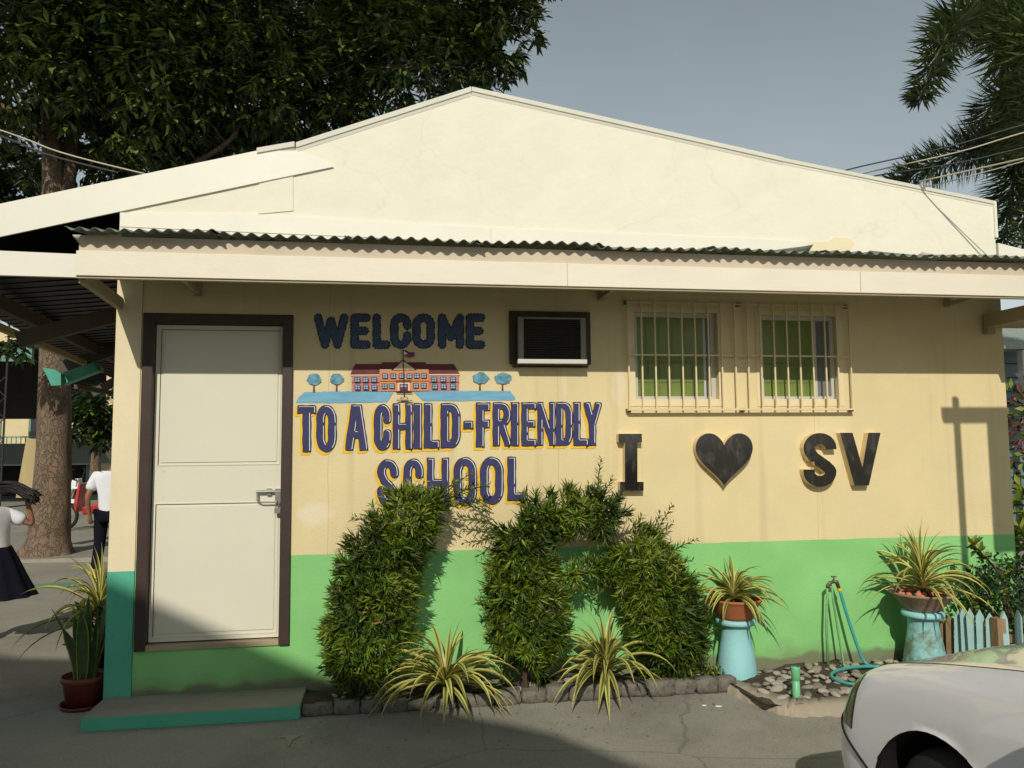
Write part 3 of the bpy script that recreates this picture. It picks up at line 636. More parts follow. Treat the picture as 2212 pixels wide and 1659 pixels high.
# ---- walkway roof at the left: purlins, rafters, front beam, gutter
BY = .012
fb = [at(-260, 530, BY), at(242, 552, BY), at(242, 601, BY), at(-260, 587, BY)]
MB().poly([(p.x, p.z) for p in fb], BY, BY+.03).build('walkway_beam', MT['flash'], BL)
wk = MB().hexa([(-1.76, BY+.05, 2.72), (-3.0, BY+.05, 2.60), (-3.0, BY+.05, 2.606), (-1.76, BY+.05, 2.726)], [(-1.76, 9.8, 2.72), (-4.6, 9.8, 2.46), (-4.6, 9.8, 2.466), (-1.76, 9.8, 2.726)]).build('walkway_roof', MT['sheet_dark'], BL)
rb = MB()
yy = BY+.1
while yy < 9.7:
    xe = -3.0-1.6*(yy-.06)/9.74; rb.bar((-1.77, yy, 2.716), (xe, yy, 2.716+(xe+1.76)*.092), .018, .012); yy += .16
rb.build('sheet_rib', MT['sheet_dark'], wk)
def beam2(px, Y, m='walkbeam', w_=.06, h_=.10, name='rafter'):
    a, b = at(*px[0], Y[0]), at(*px[1], Y[1]); return MB().bar(a, b, w_, h_).build(name, MT[m], wk)
beam2([(253, 680), (40, 735)], (.75, .75), h_=.11)
beam2([(-10, 703), (220, 800)], (.85, 4.4), h_=.05, w_=.04, name='eave_beam', m='plank')
beam2([(-10, 650), (300, 800)], (.6, 6.2), h_=.10, w_=.06, name='purlin')
beam2([(250, 755), (130, 795)], (3.6, 3.6), h_=.12)
beam2([(300, 860), (165, 835)], (6.5, 3.9), h_=.05, w_=.05, name='eave_beam')
beam2([(255, 820), (200, 850)], (5.2, 5.2), h_=.10)
# teal gutter with a spout end
gt = at(210, 797, 3.9); g2 = at(140, 812, 3.9)
MB().bar(at(212, 792, 3.3), at(134, 822, 3.3), .12, .11).build('gutter', MT['tealmetal'], BL, bevel=.01)
MB().poly([wzY(p, 3.22) for p in ((97, 795), (126, 800), (137, 808), (137, 833), (116, 834), (108, 815))], 3.16, 3.24).build('gutter_spout', MT['tealmetal'], BL)
# ================================================================== lettering and mural painted on the wall
def seg_box(P, a, b, hw, e0, e1):
    "signed distance to a straight brush stroke with square ends"
    a = np.array(a, float); b = np.array(b, float); d = b-a; L_ = np.hypot(*d); d /= L_; q = P-a
    u = q@d; v = np.abs(q@np.array([-d[1], d[0]])); du = np.maximum(-e0-u, u-L_-e1); dv = v-hw
    return np.maximum(du, dv) if True else 0
def seg_cap(P, a, b, hw):
    a = np.array(a, float); b = np.array(b, float); d = b-a; q = P-a; t = np.clip((q@d)/max(d@d, 1e-9), 0, 1)
    return np.hypot(*(q-t[..., None]*d).T).T-hw
def arc(cx, cy, rx, ry, a0, a1, n=14): return [(cx+rx*math.cos(R(a0+(a1-a0)*i/n)), cy+ry*math.sin(R(a0+(a1-a0)*i/n))) for i in range(n+1)]
def glyph(ch):
    "strokes in a unit box, y down: ('l', a, b, ext0, ext1) straight, ('c', points) curved"
    l = lambda a, b, e0=1, e1=1: ('l', a, b, e0, e1)
    if ch == 'T': return [l((0, 0), (1, 0)), l((.5, 0), (.5, 1))]
    if ch == 'O': return [('c', arc(.5, .27, .5, .27, 180, 360)+[(1, .73)]+arc(.5, .73, .5, .27, 0, 180)+[(0, .27)])]
    if ch == 'A': return [l((0, 1), (.40, 0)), l((1, 1), (.60, 0)), l((.38, 0), (.62, 0), .6, .6), l((.24, .68), (.76, .68), 0, 0)]
    if ch == 'C': return [('c', [(1, .30)]+arc(.5, .25, .5, .25, 0, -180)+[(0, .75)]+arc(.5, .75, .5, .25, 180, 0)+[(1, .66)])]
    if ch == 'H': return [l((0, 0), (0, 1)), l((1, 0), (1, 1)), l((0, .5), (1, .5), 0, 0)]
    if ch == 'I': return [l((.5, 0), (.5, 1))]
    if ch == 'L': return [l((0, 0), (0, 1)), l((0, 1), (1, 1), 0, 1)]
    if ch == 'D': return [l((0, 0), (0, 1)), ('c', [(.0, 0), (.5, 0)]+arc(.5, .25, .5, .25, -90, 0)+[(1, .75)]+arc(.5, .75, .5, .25, 0, 90)+[(0, 1)])]
    if ch == '-': return [l((0, .5), (1, .5))]
    if ch == 'F': return [l((0, 0), (0, 1)), l((0, 0), (1, 0)), l((0, .47), (.9, .47), 0, 1)]
    if ch == 'R': return [l((0, 0), (0, 1)), ('c', [(.0, 0), (.5, 0)]+arc(.5, .23, .5, .23, -90, 90)+[(0, .46)]), l((.45, .48), (1, 1), 0, 1)]
    if ch == 'E': return [l((0, 0), (0, 1)), l((0, 0), (1, 0)), l((0, .49), (.85, .49), 0, 1), l((0, 1), (1, 1))]
    if ch == 'N': return [l((0, 0), (0, 1)), l((1, 0), (1, 1)), l((0, 0), (1, 1), .4, .4)]
    if ch == 'Y': return [l((0, 0), (.5, .52), 1, 0), l((1, 0), (.5, .52), 1, 0), l((.5, .50), (.5, 1), .3, 1)]
    if ch == 'S': return [('c', [(1, .27)]+arc(.5, .22, .5, .22, 0, -180, 12)+[(.04, .31), (.22, .44), (.5, .54), (.78, .64), (.96, .73)]+arc(.5, .77, .5, .23, 0, 180, 12)+[(0, .70)])]
    if ch == 'W': return [l((0, 0), (.26, 1)), l((.26, 1), (.5, .12)), l((.5, .12), (.74, 1)), l((.74, 1), (1, 0))]
    if ch == 'M': return [l((.06, 1), (0.06, 0)), l((.06, 0), (.5, .72)), l((.5, .72), (.94, 0)), l((.94, 0), (.94, 1))]
    if ch == 'V': return [l((0, 0), (.5, 1)), l((1, 0), (.5, 1))]
def field(ch, box, hw, P, shift=(0, 0), bump=0):
    x0, x1, y0, y1 = box; f_ = None
    T = lambda p: (x0+hw+p[0]*(x1-x0-2*hw)+shift[0], y0+hw+p[1]*(y1-y0-2*hw)+shift[1])
    for s_ in glyph(ch):
        if s_[0] == 'l':
            if bump: d = seg_cap(P, T(s_[1]), T(s_[2]), hw)
            else: d = seg_box(P, T(s_[1]), T(s_[2]), hw, s_[3]*hw, s_[4]*hw)
        else:
            d = None; pts = s_[1]
            for i_, (a, b) in enumerate(zip(pts, pts[1:])):
                if T(a) == T(b): continue
                q = seg_cap(P, T(a), T(b), hw); d = q if d is None else np.minimum(d, q)
            # cut flat ends
        f_ = d if f_ is None else np.minimum(f_, d)
    return f_
def clipbox(P, box, pad=0): return np.maximum.reduce([box[0]-pad-P[..., 0], P[..., 0]-box[1]-pad, box[2]-pad-P[..., 1], P[..., 1]-box[3]-pad])
def grid(x0, x1, y0, y1, c): return np.stack(np.meshgrid(np.arange(x0, x1+c, c), np.arange(y0, y1+c, c), indexing='ij'), -1)
def contour(mb, P, f_, place, m=0):
    "fills f<0 with polygons (marching squares) and adds them to mb through place(x, y)"
    nx_, ny_ = f_.shape; idx = {}; V = []; Fc = []
    def key(k, xy):
        if k not in idx: idx[k] = len(V); V.append(place(*xy))
        return idx[k]
    ins = f_ < 0
    anyc = ins[:-1, :-1] | ins[1:, :-1] | ins[:-1, 1:] | ins[1:, 1:]
    for i, j in np.argwhere(anyc):
        cs = [(i, j), (i+1, j), (i+1, j+1), (i, j+1)]; poly = []
        for k_ in range(4):
            a, b = cs[k_], cs[(k_+1) % 4]
            if ins[a]: poly.append(key(a, P[a]))
            if ins[a] != ins[b]:
                t_ = f_[a]/(f_[a]-f_[b]); lo, hi = (a, b) if a < b else (b, a); poly.append(key((lo, hi), P[a]+(P[b]-P[a])*t_))
        if len(poly) >= 3: Fc.append(tuple(poly))
    mb.add(V, Fc, m)
Z6 = lambda x, y: (.768056*(800+x/2.4043), .768056*(820+y/2.4043))
def on_wall(Y): return lambda x, y: tuple(at(*Z6(x, y), Y))
ROW = [('T', 90, 212, 770, 1085), ('O', 218, 350, 768, 1085), ('A', 413, 562, 765, 1075), ('C', 607, 722, 762, 1075), ('H', 735, 865, 758, 1068), ('I', 875, 928, 756, 1065), ('L', 945, 1048, 756, 1060),
       ('D', 1058, 1188, 756, 1058), ('-', 1212, 1275, 875, 930), ('F', 1297, 1390, 752, 1053), ('R', 1410, 1530, 750, 1045), ('I', 1533, 1585, 750, 1045), ('E', 1604, 1703, 750, 1045), ('N', 1712, 1830, 748, 1042),
       ('D', 1838, 1948, 748, 1042), ('L', 1955, 2055, 748, 1042), ('Y', 2025, 2142, 748, 1042),
       ('S', 630, 770, 1135, 1452), ('C', 806, 940, 1130, 1452), ('H', 966, 1110, 1125, 1460), ('O', 1145, 1300, 1120, 1450), ('O', 1325, 1480, 1118, 1440), ('L', 1510, 1642, 1118, 1415)]
for ch, x0, x1, y0, y1 in ROW:
    hw = 26 if ch in 'TOACHL-DFREISY' else 23
    if x0 > 1300 and y0 < 1000 or ch == 'H': hw = 22
    if ch == 'N': hw = 18
    if ch == 'I' : hw = (x1-x0)/2
    if ch == '-': hw = 26
    hw += 1.5; box = (x0-1, x1+1, y0, y1); P = grid(x0-30, x1+14, y0-12, y1+34, 4.0)
    cl = 0
    base = np.maximum(field(ch, box, hw, P), clipbox(P, box))
    if ch in 'CS':   # flat cut terminals are handled by the box; wobble the brush edge a little
        pass
    base = base+1.3*np.sin(P[..., 0]*.09+P[..., 1]*.05)
    sh = np.maximum(field(ch, box, hw, P, (-15, 16)), clipbox(P-np.array([-15, 16]), box))
    sh = np.minimum(sh, np.maximum(field(ch, box, hw, P, (-7, 8)), clipbox(P-np.array([-7, 8]), box)))
    B0 = lambda dx, dy: np.maximum(field(ch, box, hw, P, (dx, dy)), clipbox(P-np.array([dx, dy]), box))
    raw = B0(0, 0); gx = B0(-5, 0)-raw; gy = B0(0, 5)-raw               # highlight runs along the right and upper edges
    hl = np.abs(raw+8.5)-2.3
    hl = np.maximum(hl, 1.6-(gx*.85+gy*.5))
    hl = np.maximum(hl, -np.abs(np.sin(P[..., 1]*.0085+x0*.7))*40+3)     # the brush line breaks here and there
    mb = MB()
    contour(mb, P, sh-4.5, on_wall(-.003), 0); contour(mb, P, base-2.2, on_wall(-.006), 1); contour(mb, P, base+1.2, on_wall(-.009), 2); contour(mb, P, hl, on_wall(-.012), 3)
    mb.build('painted_letter', [MT['yellow'], MT['inkblack'], MT['navy'], MT['white']], BL)
for ch, x0, x1 in (('W', 200, 432), ('E', 447, 582), ('L', 597, 716), ('C', 716, 858), ('O', 866, 1016), ('M', 1030, 1222), ('E', 1228, 1356)):
    box = (x0, x1, 150, 386); P = grid(x0-12, x1+12, 138, 398, 4.0)
    f_ = field(ch, box, 27, P, bump=1)+4.5*np.sin(P[..., 0]*.30+np.cos(P[..., 1]*.2)*1.5)*np.sin(P[..., 1]*.27+x0)
    mb = MB(); contour(mb, P, f_-2, on_wall(-.003), 0); contour(mb, P, f_+4, on_wall(-.006), 1)
    mb.build('painted_letter', [MT['inkblack'], MT['welcome']], BL)
# mural of a school: coordinates of a close view, mapped onto the wall
Z9 = lambda x, y: (.768056*(820+x/3.3515), .768056*(970+y/3.3515))
def mpoly(mb, pts, Y, m):
    mb.add([tuple(at(*Z9(*p), Y)) for p in pts][::-1], [tuple(range(len(pts)))], m)
def wob(pts, a=4, k=6, seed=1):
    "roughens an outline"
    r = random.Random(seed); o_ = []
    for p, q in zip(pts, pts[1:]+pts[:1]):
        for i_ in range(k): o_.append((p[0]+(q[0]-p[0])*i_/k+r.uniform(-a, a), p[1]+(q[1]-p[1])*i_/k+r.uniform(-a, a)))
    return o_
MU = MB()
mpoly(MU, wob([(40, 545), (60, 500), (120, 445), (300, 440), (560, 437), (965, 440), (900, 540), (400, 548)], 3, 9, 3), -.003, 0)
mpoly(MU, wob([(1150, 445), (1290, 432), (1600, 432), (2060, 436), (2110, 500), (2100, 522), (1700, 528), (1240, 528)], 3, 9, 4), -.003, 0)
mur = MU.build('painted_mural', [MT['m_blue']], BL)
S9 = MB()
mats9 = [MT['m_pink'], MT['m_orange'], MT['m_roof'], MT['m_line'], MT['m_cream'], MT['m_pane']]
mpoly(S9, [(567, 285), (832, 285), (832, 437), (567, 438)], -.005, 0); mpoly(S9, [(1294, 285), (1580, 285), (1578, 430), (1298, 435)], -.005, 0)
mpoly(S9, [(567, 352), (832, 352), (832, 358), (567, 358)], -.007, 2); mpoly(S9, [(1294, 350), (1580, 350), (1580, 356), (1294, 356)], -.007, 2)
mpoly(S9, [(600, 180), (1530, 180), (1587, 275), (553, 280)], -.007, 2); mpoly(S9, [(852, 163), (1262, 163), (1270, 185), (846, 185)], -.0072, 2)
mpoly(S9, [(553, 281), (832, 278), (832, 288), (555, 290)], -.009, 4); mpoly(S9, [(1294, 276), (1587, 274), (1585, 284), (1294, 286)], -.009, 4)
mpoly(S9, [(830, 232), (1292, 232), (1296, 432), (832, 437)], -.009, 1); mpoly(S9, [(832, 230), (1292, 230), (1292, 238), (832, 238)], -.011, 4)
mpoly(S9, [(832, 340), (1294, 338), (1294, 344), (832, 346)], -.011, 2)
mpoly(S9, [(1052, 135), (1182, 236), (940, 238)], -.013, 3); mpoly(S9, [(1052, 148), (1165, 232), (958, 234)], -.015, 4)
mpoly(S9, [(985, 333), (1125, 331), (1125, 352), (985, 354)], -.013, 2); mpoly(S9, [(1000, 356), (1115, 354), (1115, 432), (1000, 434)], -.013, 4); mpoly(S9, [(1018, 370), (1098, 368), (1098, 432), (1018, 433)], -.015, 2)
mpoly(S9, [(1028, 380), (1052, 380), (1052, 398), (1028, 398)], -.017, 5); mpoly(S9, [(1062, 380), (1086, 380), (1086, 398), (1062, 398)], -.017, 5)
mpoly(S9, [(980, 436), (1140, 436), (1140, 442), (980, 442)], -.013, 3); mpoly(S9, [(990, 446), (1136, 446), (1136, 455), (990, 455)], -.013, 3)
wins = [(620, 328), (697, 328), (777, 328), (622, 400), (700, 399), (780, 401), (1345, 325), (1430, 325), (1520, 325), (1350, 392), (1433, 390), (1522, 391), (881, 293), (958, 293), (1038, 292), (1111, 292), (1180, 291), (1248, 291), (877, 389), (946, 388), (1172, 384), (1246, 385)]
for cx, cy in wins:
    mpoly(S9, [(cx-27, cy-25), (cx+27, cy-25), (cx+27, cy+25), (cx-27, cy+25)], -.0155, 3)
    for a in (-1, 1):
        for b in (-1, 1): mpoly(S9, [(cx+a*11.5-9, cy+b*10.5-8), (cx+a*11.5+9, cy+b*10.5-8), (cx+a*11.5+9, cy+b*10.5+8), (cx+a*11.5-9, cy+b*10.5+8)], -.0175, 5)
S9.build('painted_school', mats9, mur)
for k_, (cx, cy, rx, ry, tx, ty) in enumerate(((212, 328, 68, 60, 210, 450), (425, 326, 66, 58, 424, 438), (1780, 318, 78, 60, 1775, 432), (1992, 320, 82, 60, 1988, 432))):
    T9 = MB(); mpoly(T9, wob([(tx-9, ty), (tx-5, cy+40), (tx+6, cy+40), (tx+10, ty)], 1, 3, k_), -.005, 0)
    mpoly(T9, wob([(tx, cy+62), (tx-28, cy+38), (tx-22, cy+34), (tx, cy+50), (tx+24, cy+34), (tx+30, cy+38)], 1, 2, k_), -.0052, 0)
    mpoly(T9, wob([(cx+rx*math.cos(a)*(1+.10*math.sin(5*a+k_)), cy+ry*math.sin(a)*(1 if math.sin(a) < 0 else .82)) for a in [2*math.pi*i_/14 for i_ in range(14)]], 5, 3, k_), -.007, 1)
    T9.build('painted_tree', [MT['m_trunk'], MT['m_tree']], mur)
F9 = MB(); mpoly(F9, [(1048, 45), (1056, 45), (1066, 495), (1057, 495)], -.0195, 0)
mpoly(F9, [(1056, 50), (1078, 50), (1105, 68), (1162, 70), (1162, 90), (1100, 88), (1056, 72)], -.0215, 2); mpoly(F9, [(1056, 92), (1100, 88), (1162, 90), (1160, 110), (1120, 118), (1056, 98)], -.0215, 1); mpoly(F9, [(1056, 56), (1096, 82), (1056, 96)], -.0235, 3)
for pts in ([(1030, 492), (1095, 492), (1095, 510), (1140, 518), (1140, 526), (988, 526), (990, 516), (1028, 508)],): mpoly(F9, pts, -.0195, 0)
mpoly(F9, [(1036, 496), (1090, 496), (1090, 508), (1036, 508)], -.0215, 4); mpoly(F9, [(1000, 514), (1130, 514), (1130, 521), (1000, 521)], -.0215, 4)
F9.build('painted_flag_pole', [MT['m_line'], MT['m_red'], MT['m_dkblue'], MT['white'], MT['m_cream']], mur)
# ---- raised letters fixed to the wall
Z7 = lambda x, y: (.768056*(1680+x/2.765), .768056*(820+y/2.765))
def raised(name, P, f_, label, cat, dep=.055):
    mb = MB(); contour(mb, P, f_, lambda x, y: tuple(at(*Z7(x, y), -dep)), 0)
    bm = bmesh.new(); vs = [bm.verts.new(v) for v in mb.v]
    for f in mb.f:
        try: bm.faces.new([vs[i] for i in f])
        except ValueError: pass
    bmesh.ops.remove_doubles(bm, verts=bm.verts[:], dist=1e-6)
    bmesh.ops.recalc_face_normals(bm, faces=bm.faces[:])
    root = empty(name, tuple(at(*Z7(P[..., 0].mean(), P[..., 1].max()), 0)), label=label, cat=cat, group='raised black letters on the wall')
    side = bmesh.new(); mp = {}
    for e_ in bm.edges:
        if e_.is_boundary:
            q = []
            for v in (e_.verts[0], e_.verts[1]):
                for yy_ in (-dep+.0005, -.0005):
                    k_ = (v.index, v.co.x, v.co.z, yy_)
                    if k_ not in mp: mp[k_] = side.verts.new((v.co.x, yy_, v.co.z))
                    q.append(mp[k_])
            side.faces.new([q[0], q[2], q[3], q[1]])
    bmesh.ops.recalc_face_normals(side, faces=side.faces[:])
    bm_obj('body', side, MT['letterside'], root); bm_obj('face', bm, MT['black'], root)
P = grid(155, 370, 1090, 1570, 4); bx = lambda x0, x1, y0, y1: np.maximum.reduce([x0-P[..., 0], P[..., 0]-x1, y0-P[..., 1], P[..., 1]-y1])
raised('wall_letter', P, np.minimum.reduce([bx(165, 347, 1106, 1172), bx(215, 312, 1150, 1500), bx(176, 360, 1480, 1548)]), 'raised black capital letter I with slab serifs on cream wall', 'letter')
P = grid(735, 1225, 1085, 1545, 5); X_ = (P[..., 0]-987)/232; Y_ = (1310-P[..., 1])/232
t_ = np.linspace(0, 2*np.pi, 240); hx = 16*np.sin(t_)**3; hy = 13*np.cos(t_)-5*np.cos(2*t_)-2*np.cos(3*t_)-np.cos(4*t_)
hx = 987+np.sign(hx)*np.abs(hx/16)**.88*222; hy = 1102+(11.95-hy)/28.9*413
def poly_field(P, xs, ys):
    n_ = len(xs); ins = np.zeros(P.shape[:2], bool); dm = np.full(P.shape[:2], 1e9)
    for i_ in range(n_):
        x1_, y1_, x2_, y2_ = xs[i_], ys[i_], xs[(i_+1) % n_], ys[(i_+1) % n_]
        if (x1_, y1_) == (x2_, y2_): continue
        c_ = ((y1_ > P[..., 1]) != (y2_ > P[..., 1])) & (P[..., 0] < (x2_-x1_)*(P[..., 1]-y1_)/((y2_-y1_) if y2_ != y1_ else 1e-9)+x1_); ins ^= c_
        dm = np.minimum(dm, seg_cap(P, (x1_, y1_), (x2_, y2_), 0))
    return np.where(ins, -dm, dm)
raised('wall_heart', P, poly_field(P, hx, hy), 'raised glossy black heart between the letters on cream wall', 'heart')
P = grid(1585, 1870, 1085, 1535, 4)
sfield = np.maximum(field('S', (1604, 1860, 1100, 1520), 43, P), clipbox(P, (1600, 1862, 1098, 1520)))
sfield = np.maximum(sfield, -np.maximum.reduce([1765-P[..., 0], P[..., 0]-1880, 1226-P[..., 1], P[..., 1]-1296])) ; sfield = np.maximum(sfield, -np.maximum.reduce([1590-P[..., 0], P[..., 0]-1688, 1322-P[..., 1], P[..., 1]-1384]))
raised('wall_letter', P, sfield, 'raised black capital letter S on cream wall beside the V', 'letter')
P = grid(1875, 2215, 1085, 1525, 4)
raised('wall_letter', P, poly_field(P, [1888, 1985, 2062, 2108, 2203, 2112, 2000], [1098, 1098, 1368, 1098, 1098, 1508, 1508]), 'raised black capital letter V, rightmost on cream wall', 'letter')
# ================================================================== air conditioner
A = empty('air_conditioner', tuple(at(1190, 787)), label='window air conditioner in a dark timber casing between welcome lettering and windows', cat='air conditioner')
o0 = at(1101, 671, -.03); o1 = at(1277, 787, -.03); i0 = at(1112, 680, -.03); i1 = at(1268, 784, -.03)
c = MB(); c.box((o0.x, -.03, o1.z), (i0.x+.02, .1, o0.z)).box((i1.x-.012, -.03, o1.z), (o1.x, .1, o0.z)).box((i0.x+.02, -.029, i0.z-.015), (i1.x-.012, .1, o0.z)).box((i0.x+.02, -.029, o1.z), (i1.x-.012, .1, i1.z+.004))
c.build('casing', MT['acbox'], A, bevel=.003)
Y2 = -.10; u0 = at(1119, 684, Y2); u1 = at(1267, 786, Y2)
MB().box((u0.x+.006, -.06, u1.z+.006), (u1.x-.006, .32, u0.z-.006)).build('cabinet', MT['acgrey'], A)
q0 = at(1131, 688, Y2); q1 = at(1255, 773, Y2)
MB().box((u0.x, Y2, u1.z+.03), (q0.x, -.058, u0.z)).box((q1.x, Y2, u1.z+.03), (u1.x, -.058, u0.z)).box((q0.x, Y2, q0.z), (q1.x, -.058, u0.z)).build('front_frame', MT['acgrey'], A, bevel=.003)
MB().box((u0.x-.004, Y2-.006, u1.z), (u1.x+.004, -.058, u1.z+.029)).build('drip_tray', MT['acwhite'], A, bevel=.003)
nl = 17
lv = None
for k_ in range(nl):
    z_ = u1.z+.034+(q0.z-u1.z-.04)*k_/(nl-1)
    if lv is None:
        lv = MB().bar((q0.x, 0, 0), (q1.x, 0, 0), .022, .005, up=(0, .5, 1)).build('louvre', MT['aclouvre'], A); lv.location = (0, -.075, z_)
    else:
        c_ = lv.copy(); COL.objects.link(c_); c_.location = (0, -.075, z_)
MB().box((o0.x+.02, -.024, u1.z-.016), (o1.x-.02, -.0, u1.z-.0165+.012)).build('shelf', MT['acbox'], A)
# ================================================================== plants
def leaf_cloud(name, mats, parent, base, dirs, ups, length, width, midx=None, fold=.25, droop=.0):
    "many leaves in one mesh; arrays of base points, directions, up vectors, lengths, widths"
    n_ = len(base); dirs = dirs/np.linalg.norm(dirs, axis=1, keepdims=True)
    side = np.cross(dirs, ups); side /= np.maximum(np.linalg.norm(side, axis=1, keepdims=True), 1e-6); nrm = np.cross(side, dirs)
    L_ = length[:, None]; W_ = width[:, None]
    v0 = base; mid = base+dirs*L_*.5-nrm*L_*droop*.25
    tip = base+dirs*L_-nrm*L_*droop
    a = mid+side*W_*.5+nrm*W_*fold*.5; b = mid-side*W_*.5+nrm*W_*fold*.5
    V = np.stack([v0, a, tip, b, mid], 1).reshape(-1, 3)
    i0 = np.arange(n_)[:, None]*5
    Q = np.concatenate([i0+np.array([[0, 4, 2, 1]])*0+np.array([[0, 1, 2, 4]]), i0+np.array([[0, 4, 2, 3]])], 1).reshape(-1, 4)
    me = bpy.data.meshes.new(name)
    me.vertices.add(len(V)); me.vertices.foreach_set('co', V.ravel())
    me.loops.add(Q.size); me.loops.foreach_set('vertex_index', Q.ravel().astype(np.int32))
    me.polygons.add(len(Q)); me.polygons.foreach_set('loop_start', np.arange(0, Q.size, 4, dtype=np.int32))
    for m in mats: me.materials.append(m)
    if midx is not None: me.polygons.foreach_set('material_index', np.repeat(midx, 2).astype(np.int32))
    me.update(calc_edges=True); me.validate()
    o = bpy.data.objects.new(name, me); COL.objects.link(o)
    if parent: o.parent = parent; o.matrix_parent_inverse = parent_inv(parent)
    return o
Z1 = lambda x, y: (675.9+.4027*x, 1036.9+.4027*y)
def unit(n_):
    v = rng.normal(size=(n_, 3)); return v/np.linalg.norm(v, axis=1, keepdims=True)
def whorls(centers, outs, per, ln, spread=1.0):
    B, D_, U, Ln, Wd = [], [], [], [], []
    for c, o_ in zip(centers, outs):
        k = per
        t = rng.uniform(0, 1, k); a = rng.uniform(0, 2*np.pi, k)
        o_ = o_/np.linalg.norm(o_); p = np.cross(o_, [0.3, .2, 1.0]); p /= np.linalg.norm(p); q = np.cross(o_, p)
        el_ = rng.uniform(.15, 1.25, k)*spread
        d = o_*np.cos(el_)[:, None]+(p*np.cos(a)[:, None]+q*np.sin(a)[:, None])*np.sin(el_)[:, None]
        B.append(c-o_*.05*rng.uniform(0, 1, k)[:, None]+o_*.02); D_.append(d); U.append(np.tile(o_, (k, 1))); Ln.append(ln*rng.uniform(.65, 1.2, k)); Wd.append(rng.uniform(.0095, .0135, k))
    return [np.concatenate(q) for q in (B, D_, U, Ln, Wd)]
def shrub(label, spines, sprigs, foot, nwh, seed):
    root = empty('shrub', (foot[0], foot[1], -.03), label=label, cat='shrub', group='clipped shrubs against the wall')
    cap_ = []
    for sp in spines:
        for (x0, y0, r0), (x1, y1, r1) in zip(sp, sp[1:]):
            a = np.array(at(*Z1(x0, y0), -.20)); b = np.array(at(*Z1(x1, y1), -.20)); cap_.append((a, b, (max(r0-22, 25) if r0 > 115 else r0-30)/820, (max(r1-22, 25) if r1 > 115 else r1-30)/820))
    wts = np.array([np.linalg.norm(b-a)*(r0+r1)+.3*(r0+r1)**2 for a, b, r0, r1 in cap_]); wts /= wts.sum()
    C_, O_ = [], []
    while len(C_) < nwh:
        k = rng.choice(len(cap_), p=wts); a, b, r0, r1 = cap_[k]; t = rng.uniform(0, 1); r = r0+(r1-r0)*t
        d = unit(1)[0]; d[1] = -abs(d[1]) if rng.uniform() < .8 else d[1]; ax = (b-a)/np.linalg.norm(b-a)
        if rng.uniform() < .85: d = d-ax*d.dot(ax)*.8
        d /= np.linalg.norm(d); dep = r*.62
        rr = r*(.88+.09*rng.normal()) if rng.uniform() < .80 else r*rng.uniform(.2, .75)
        rr *= 1+.11*math.sin(9*t+7*d[0]+k*2.1+seed)
        p = a+(b-a)*t+d*np.array([rr, min(rr*.7, .19), rr])
        if p[1] > -.03: continue
        if any(((p-(a2+(b2-a2)*np.clip(((p-a2)@(b2-a2))/((b2-a2)@(b2-a2)), 0, 1)))@np.eye(3)).__pow__(2).sum() < (.55*min(q0, q1))**2 for a2, b2, q0, q1 in cap_) and rng.uniform() < .6: continue
        C_.append(p); O_.append(d*np.array([1, .8, 1])+np.array([0, -.25, .35])+rng.normal(size=3)*.25)
    B, D_, U, Ln, Wd = whorls(C_, O_, 21, .088)
    cw_ = np.array(C_); tone = np.sin(cw_[:, 0]*11+seed)+np.sin(cw_[:, 2]*13+cw_[:, 0]*6)+np.sin(cw_[:, 2]*7-seed)+rng.normal(size=len(cw_))*.9   # darker and younger leaves in patches, giving darker gaps and clumps
    wsel = np.where(tone > 1.9, 1, np.where(tone < -.35, 2, 0)); mi = np.repeat(wsel, 21); flip = rng.uniform(size=len(mi)); mi = np.where(flip < .05, 1, np.where(flip > .988, 3, np.where(flip > .86, 2, mi)))
    leaf_cloud('foliage', [MT['shrub'], MT['shrubnew'], MT['shrubdark'], MT['deadleaf']], root, B, D_, U, Ln, Wd, mi, .3, .08)
    # inner dead twigs fill and stems
    st_ = MB()
    for sp in spines:
        pts = [Vector(at(*Z1(x, y), -.18)) for x, y, r in sp]
        st_.tube([p+Vector((random.uniform(-.015, .015), random.uniform(-.02, .02), 0)) for p in pts], [.018-.012*i_/len(pts) for i_ in range(len(pts))], 7)
    pts0 = Vector(at(*Z1(spines[0][0][0], spines[0][0][1]), -.18)); st_.tube([(pts0.x, -.18, -.05), pts0], .02, 7)
    for c in C_[::7]:
        k = min(cap_, key=lambda q: np.linalg.norm(c-(q[0]+q[1])/2)); mid = (k[0]+k[1])/2
        st_.tube([mid+(c-mid)*.1, mid+(c-mid)*.6+rng.normal(size=3)*.01, c], [.006, .004, .002], 4)
    st_.build('stem', MT['twig'], root)
    if sprigs:
        B_, D2, U2, L2, W2_ = [], [], [], [], []; sm = MB()
        for (x0, y0, x1, y1, Y0, dens) in sprigs:
            a = np.array(at(*Z1(x0, y0), Y0)); b = np.array(at(*Z1(x1, y1), Y0-.03)); bend = rng.normal(size=3)*.012
            n_ = int(np.linalg.norm(b-a)/.0065*dens); t = np.linspace(.05, 1, n_)
            pts = a+(b-a)*t[:, None]+bend*(np.sin(t*np.pi))[:, None]; ax = (b-a)/np.linalg.norm(b-a)
            sm.tube([a, a+(b-a)*.5+bend, b], [.004, .003, .0015], 5)
            an = np.arange(n_)*2.4; p = np.cross(ax, [.2, 1, .3]); p /= np.linalg.norm(p); q = np.cross(ax, p)
            D2.append(ax*.75+(p*np.cos(an)[:, None]+q*np.sin(an)[:, None])); B_.append(pts); U2.append(np.tile(ax, (n_, 1))); L2.append(rng.uniform(.05, .08, n_)*(1.1-.45*t)); W2_.append(np.full(n_, .0125))
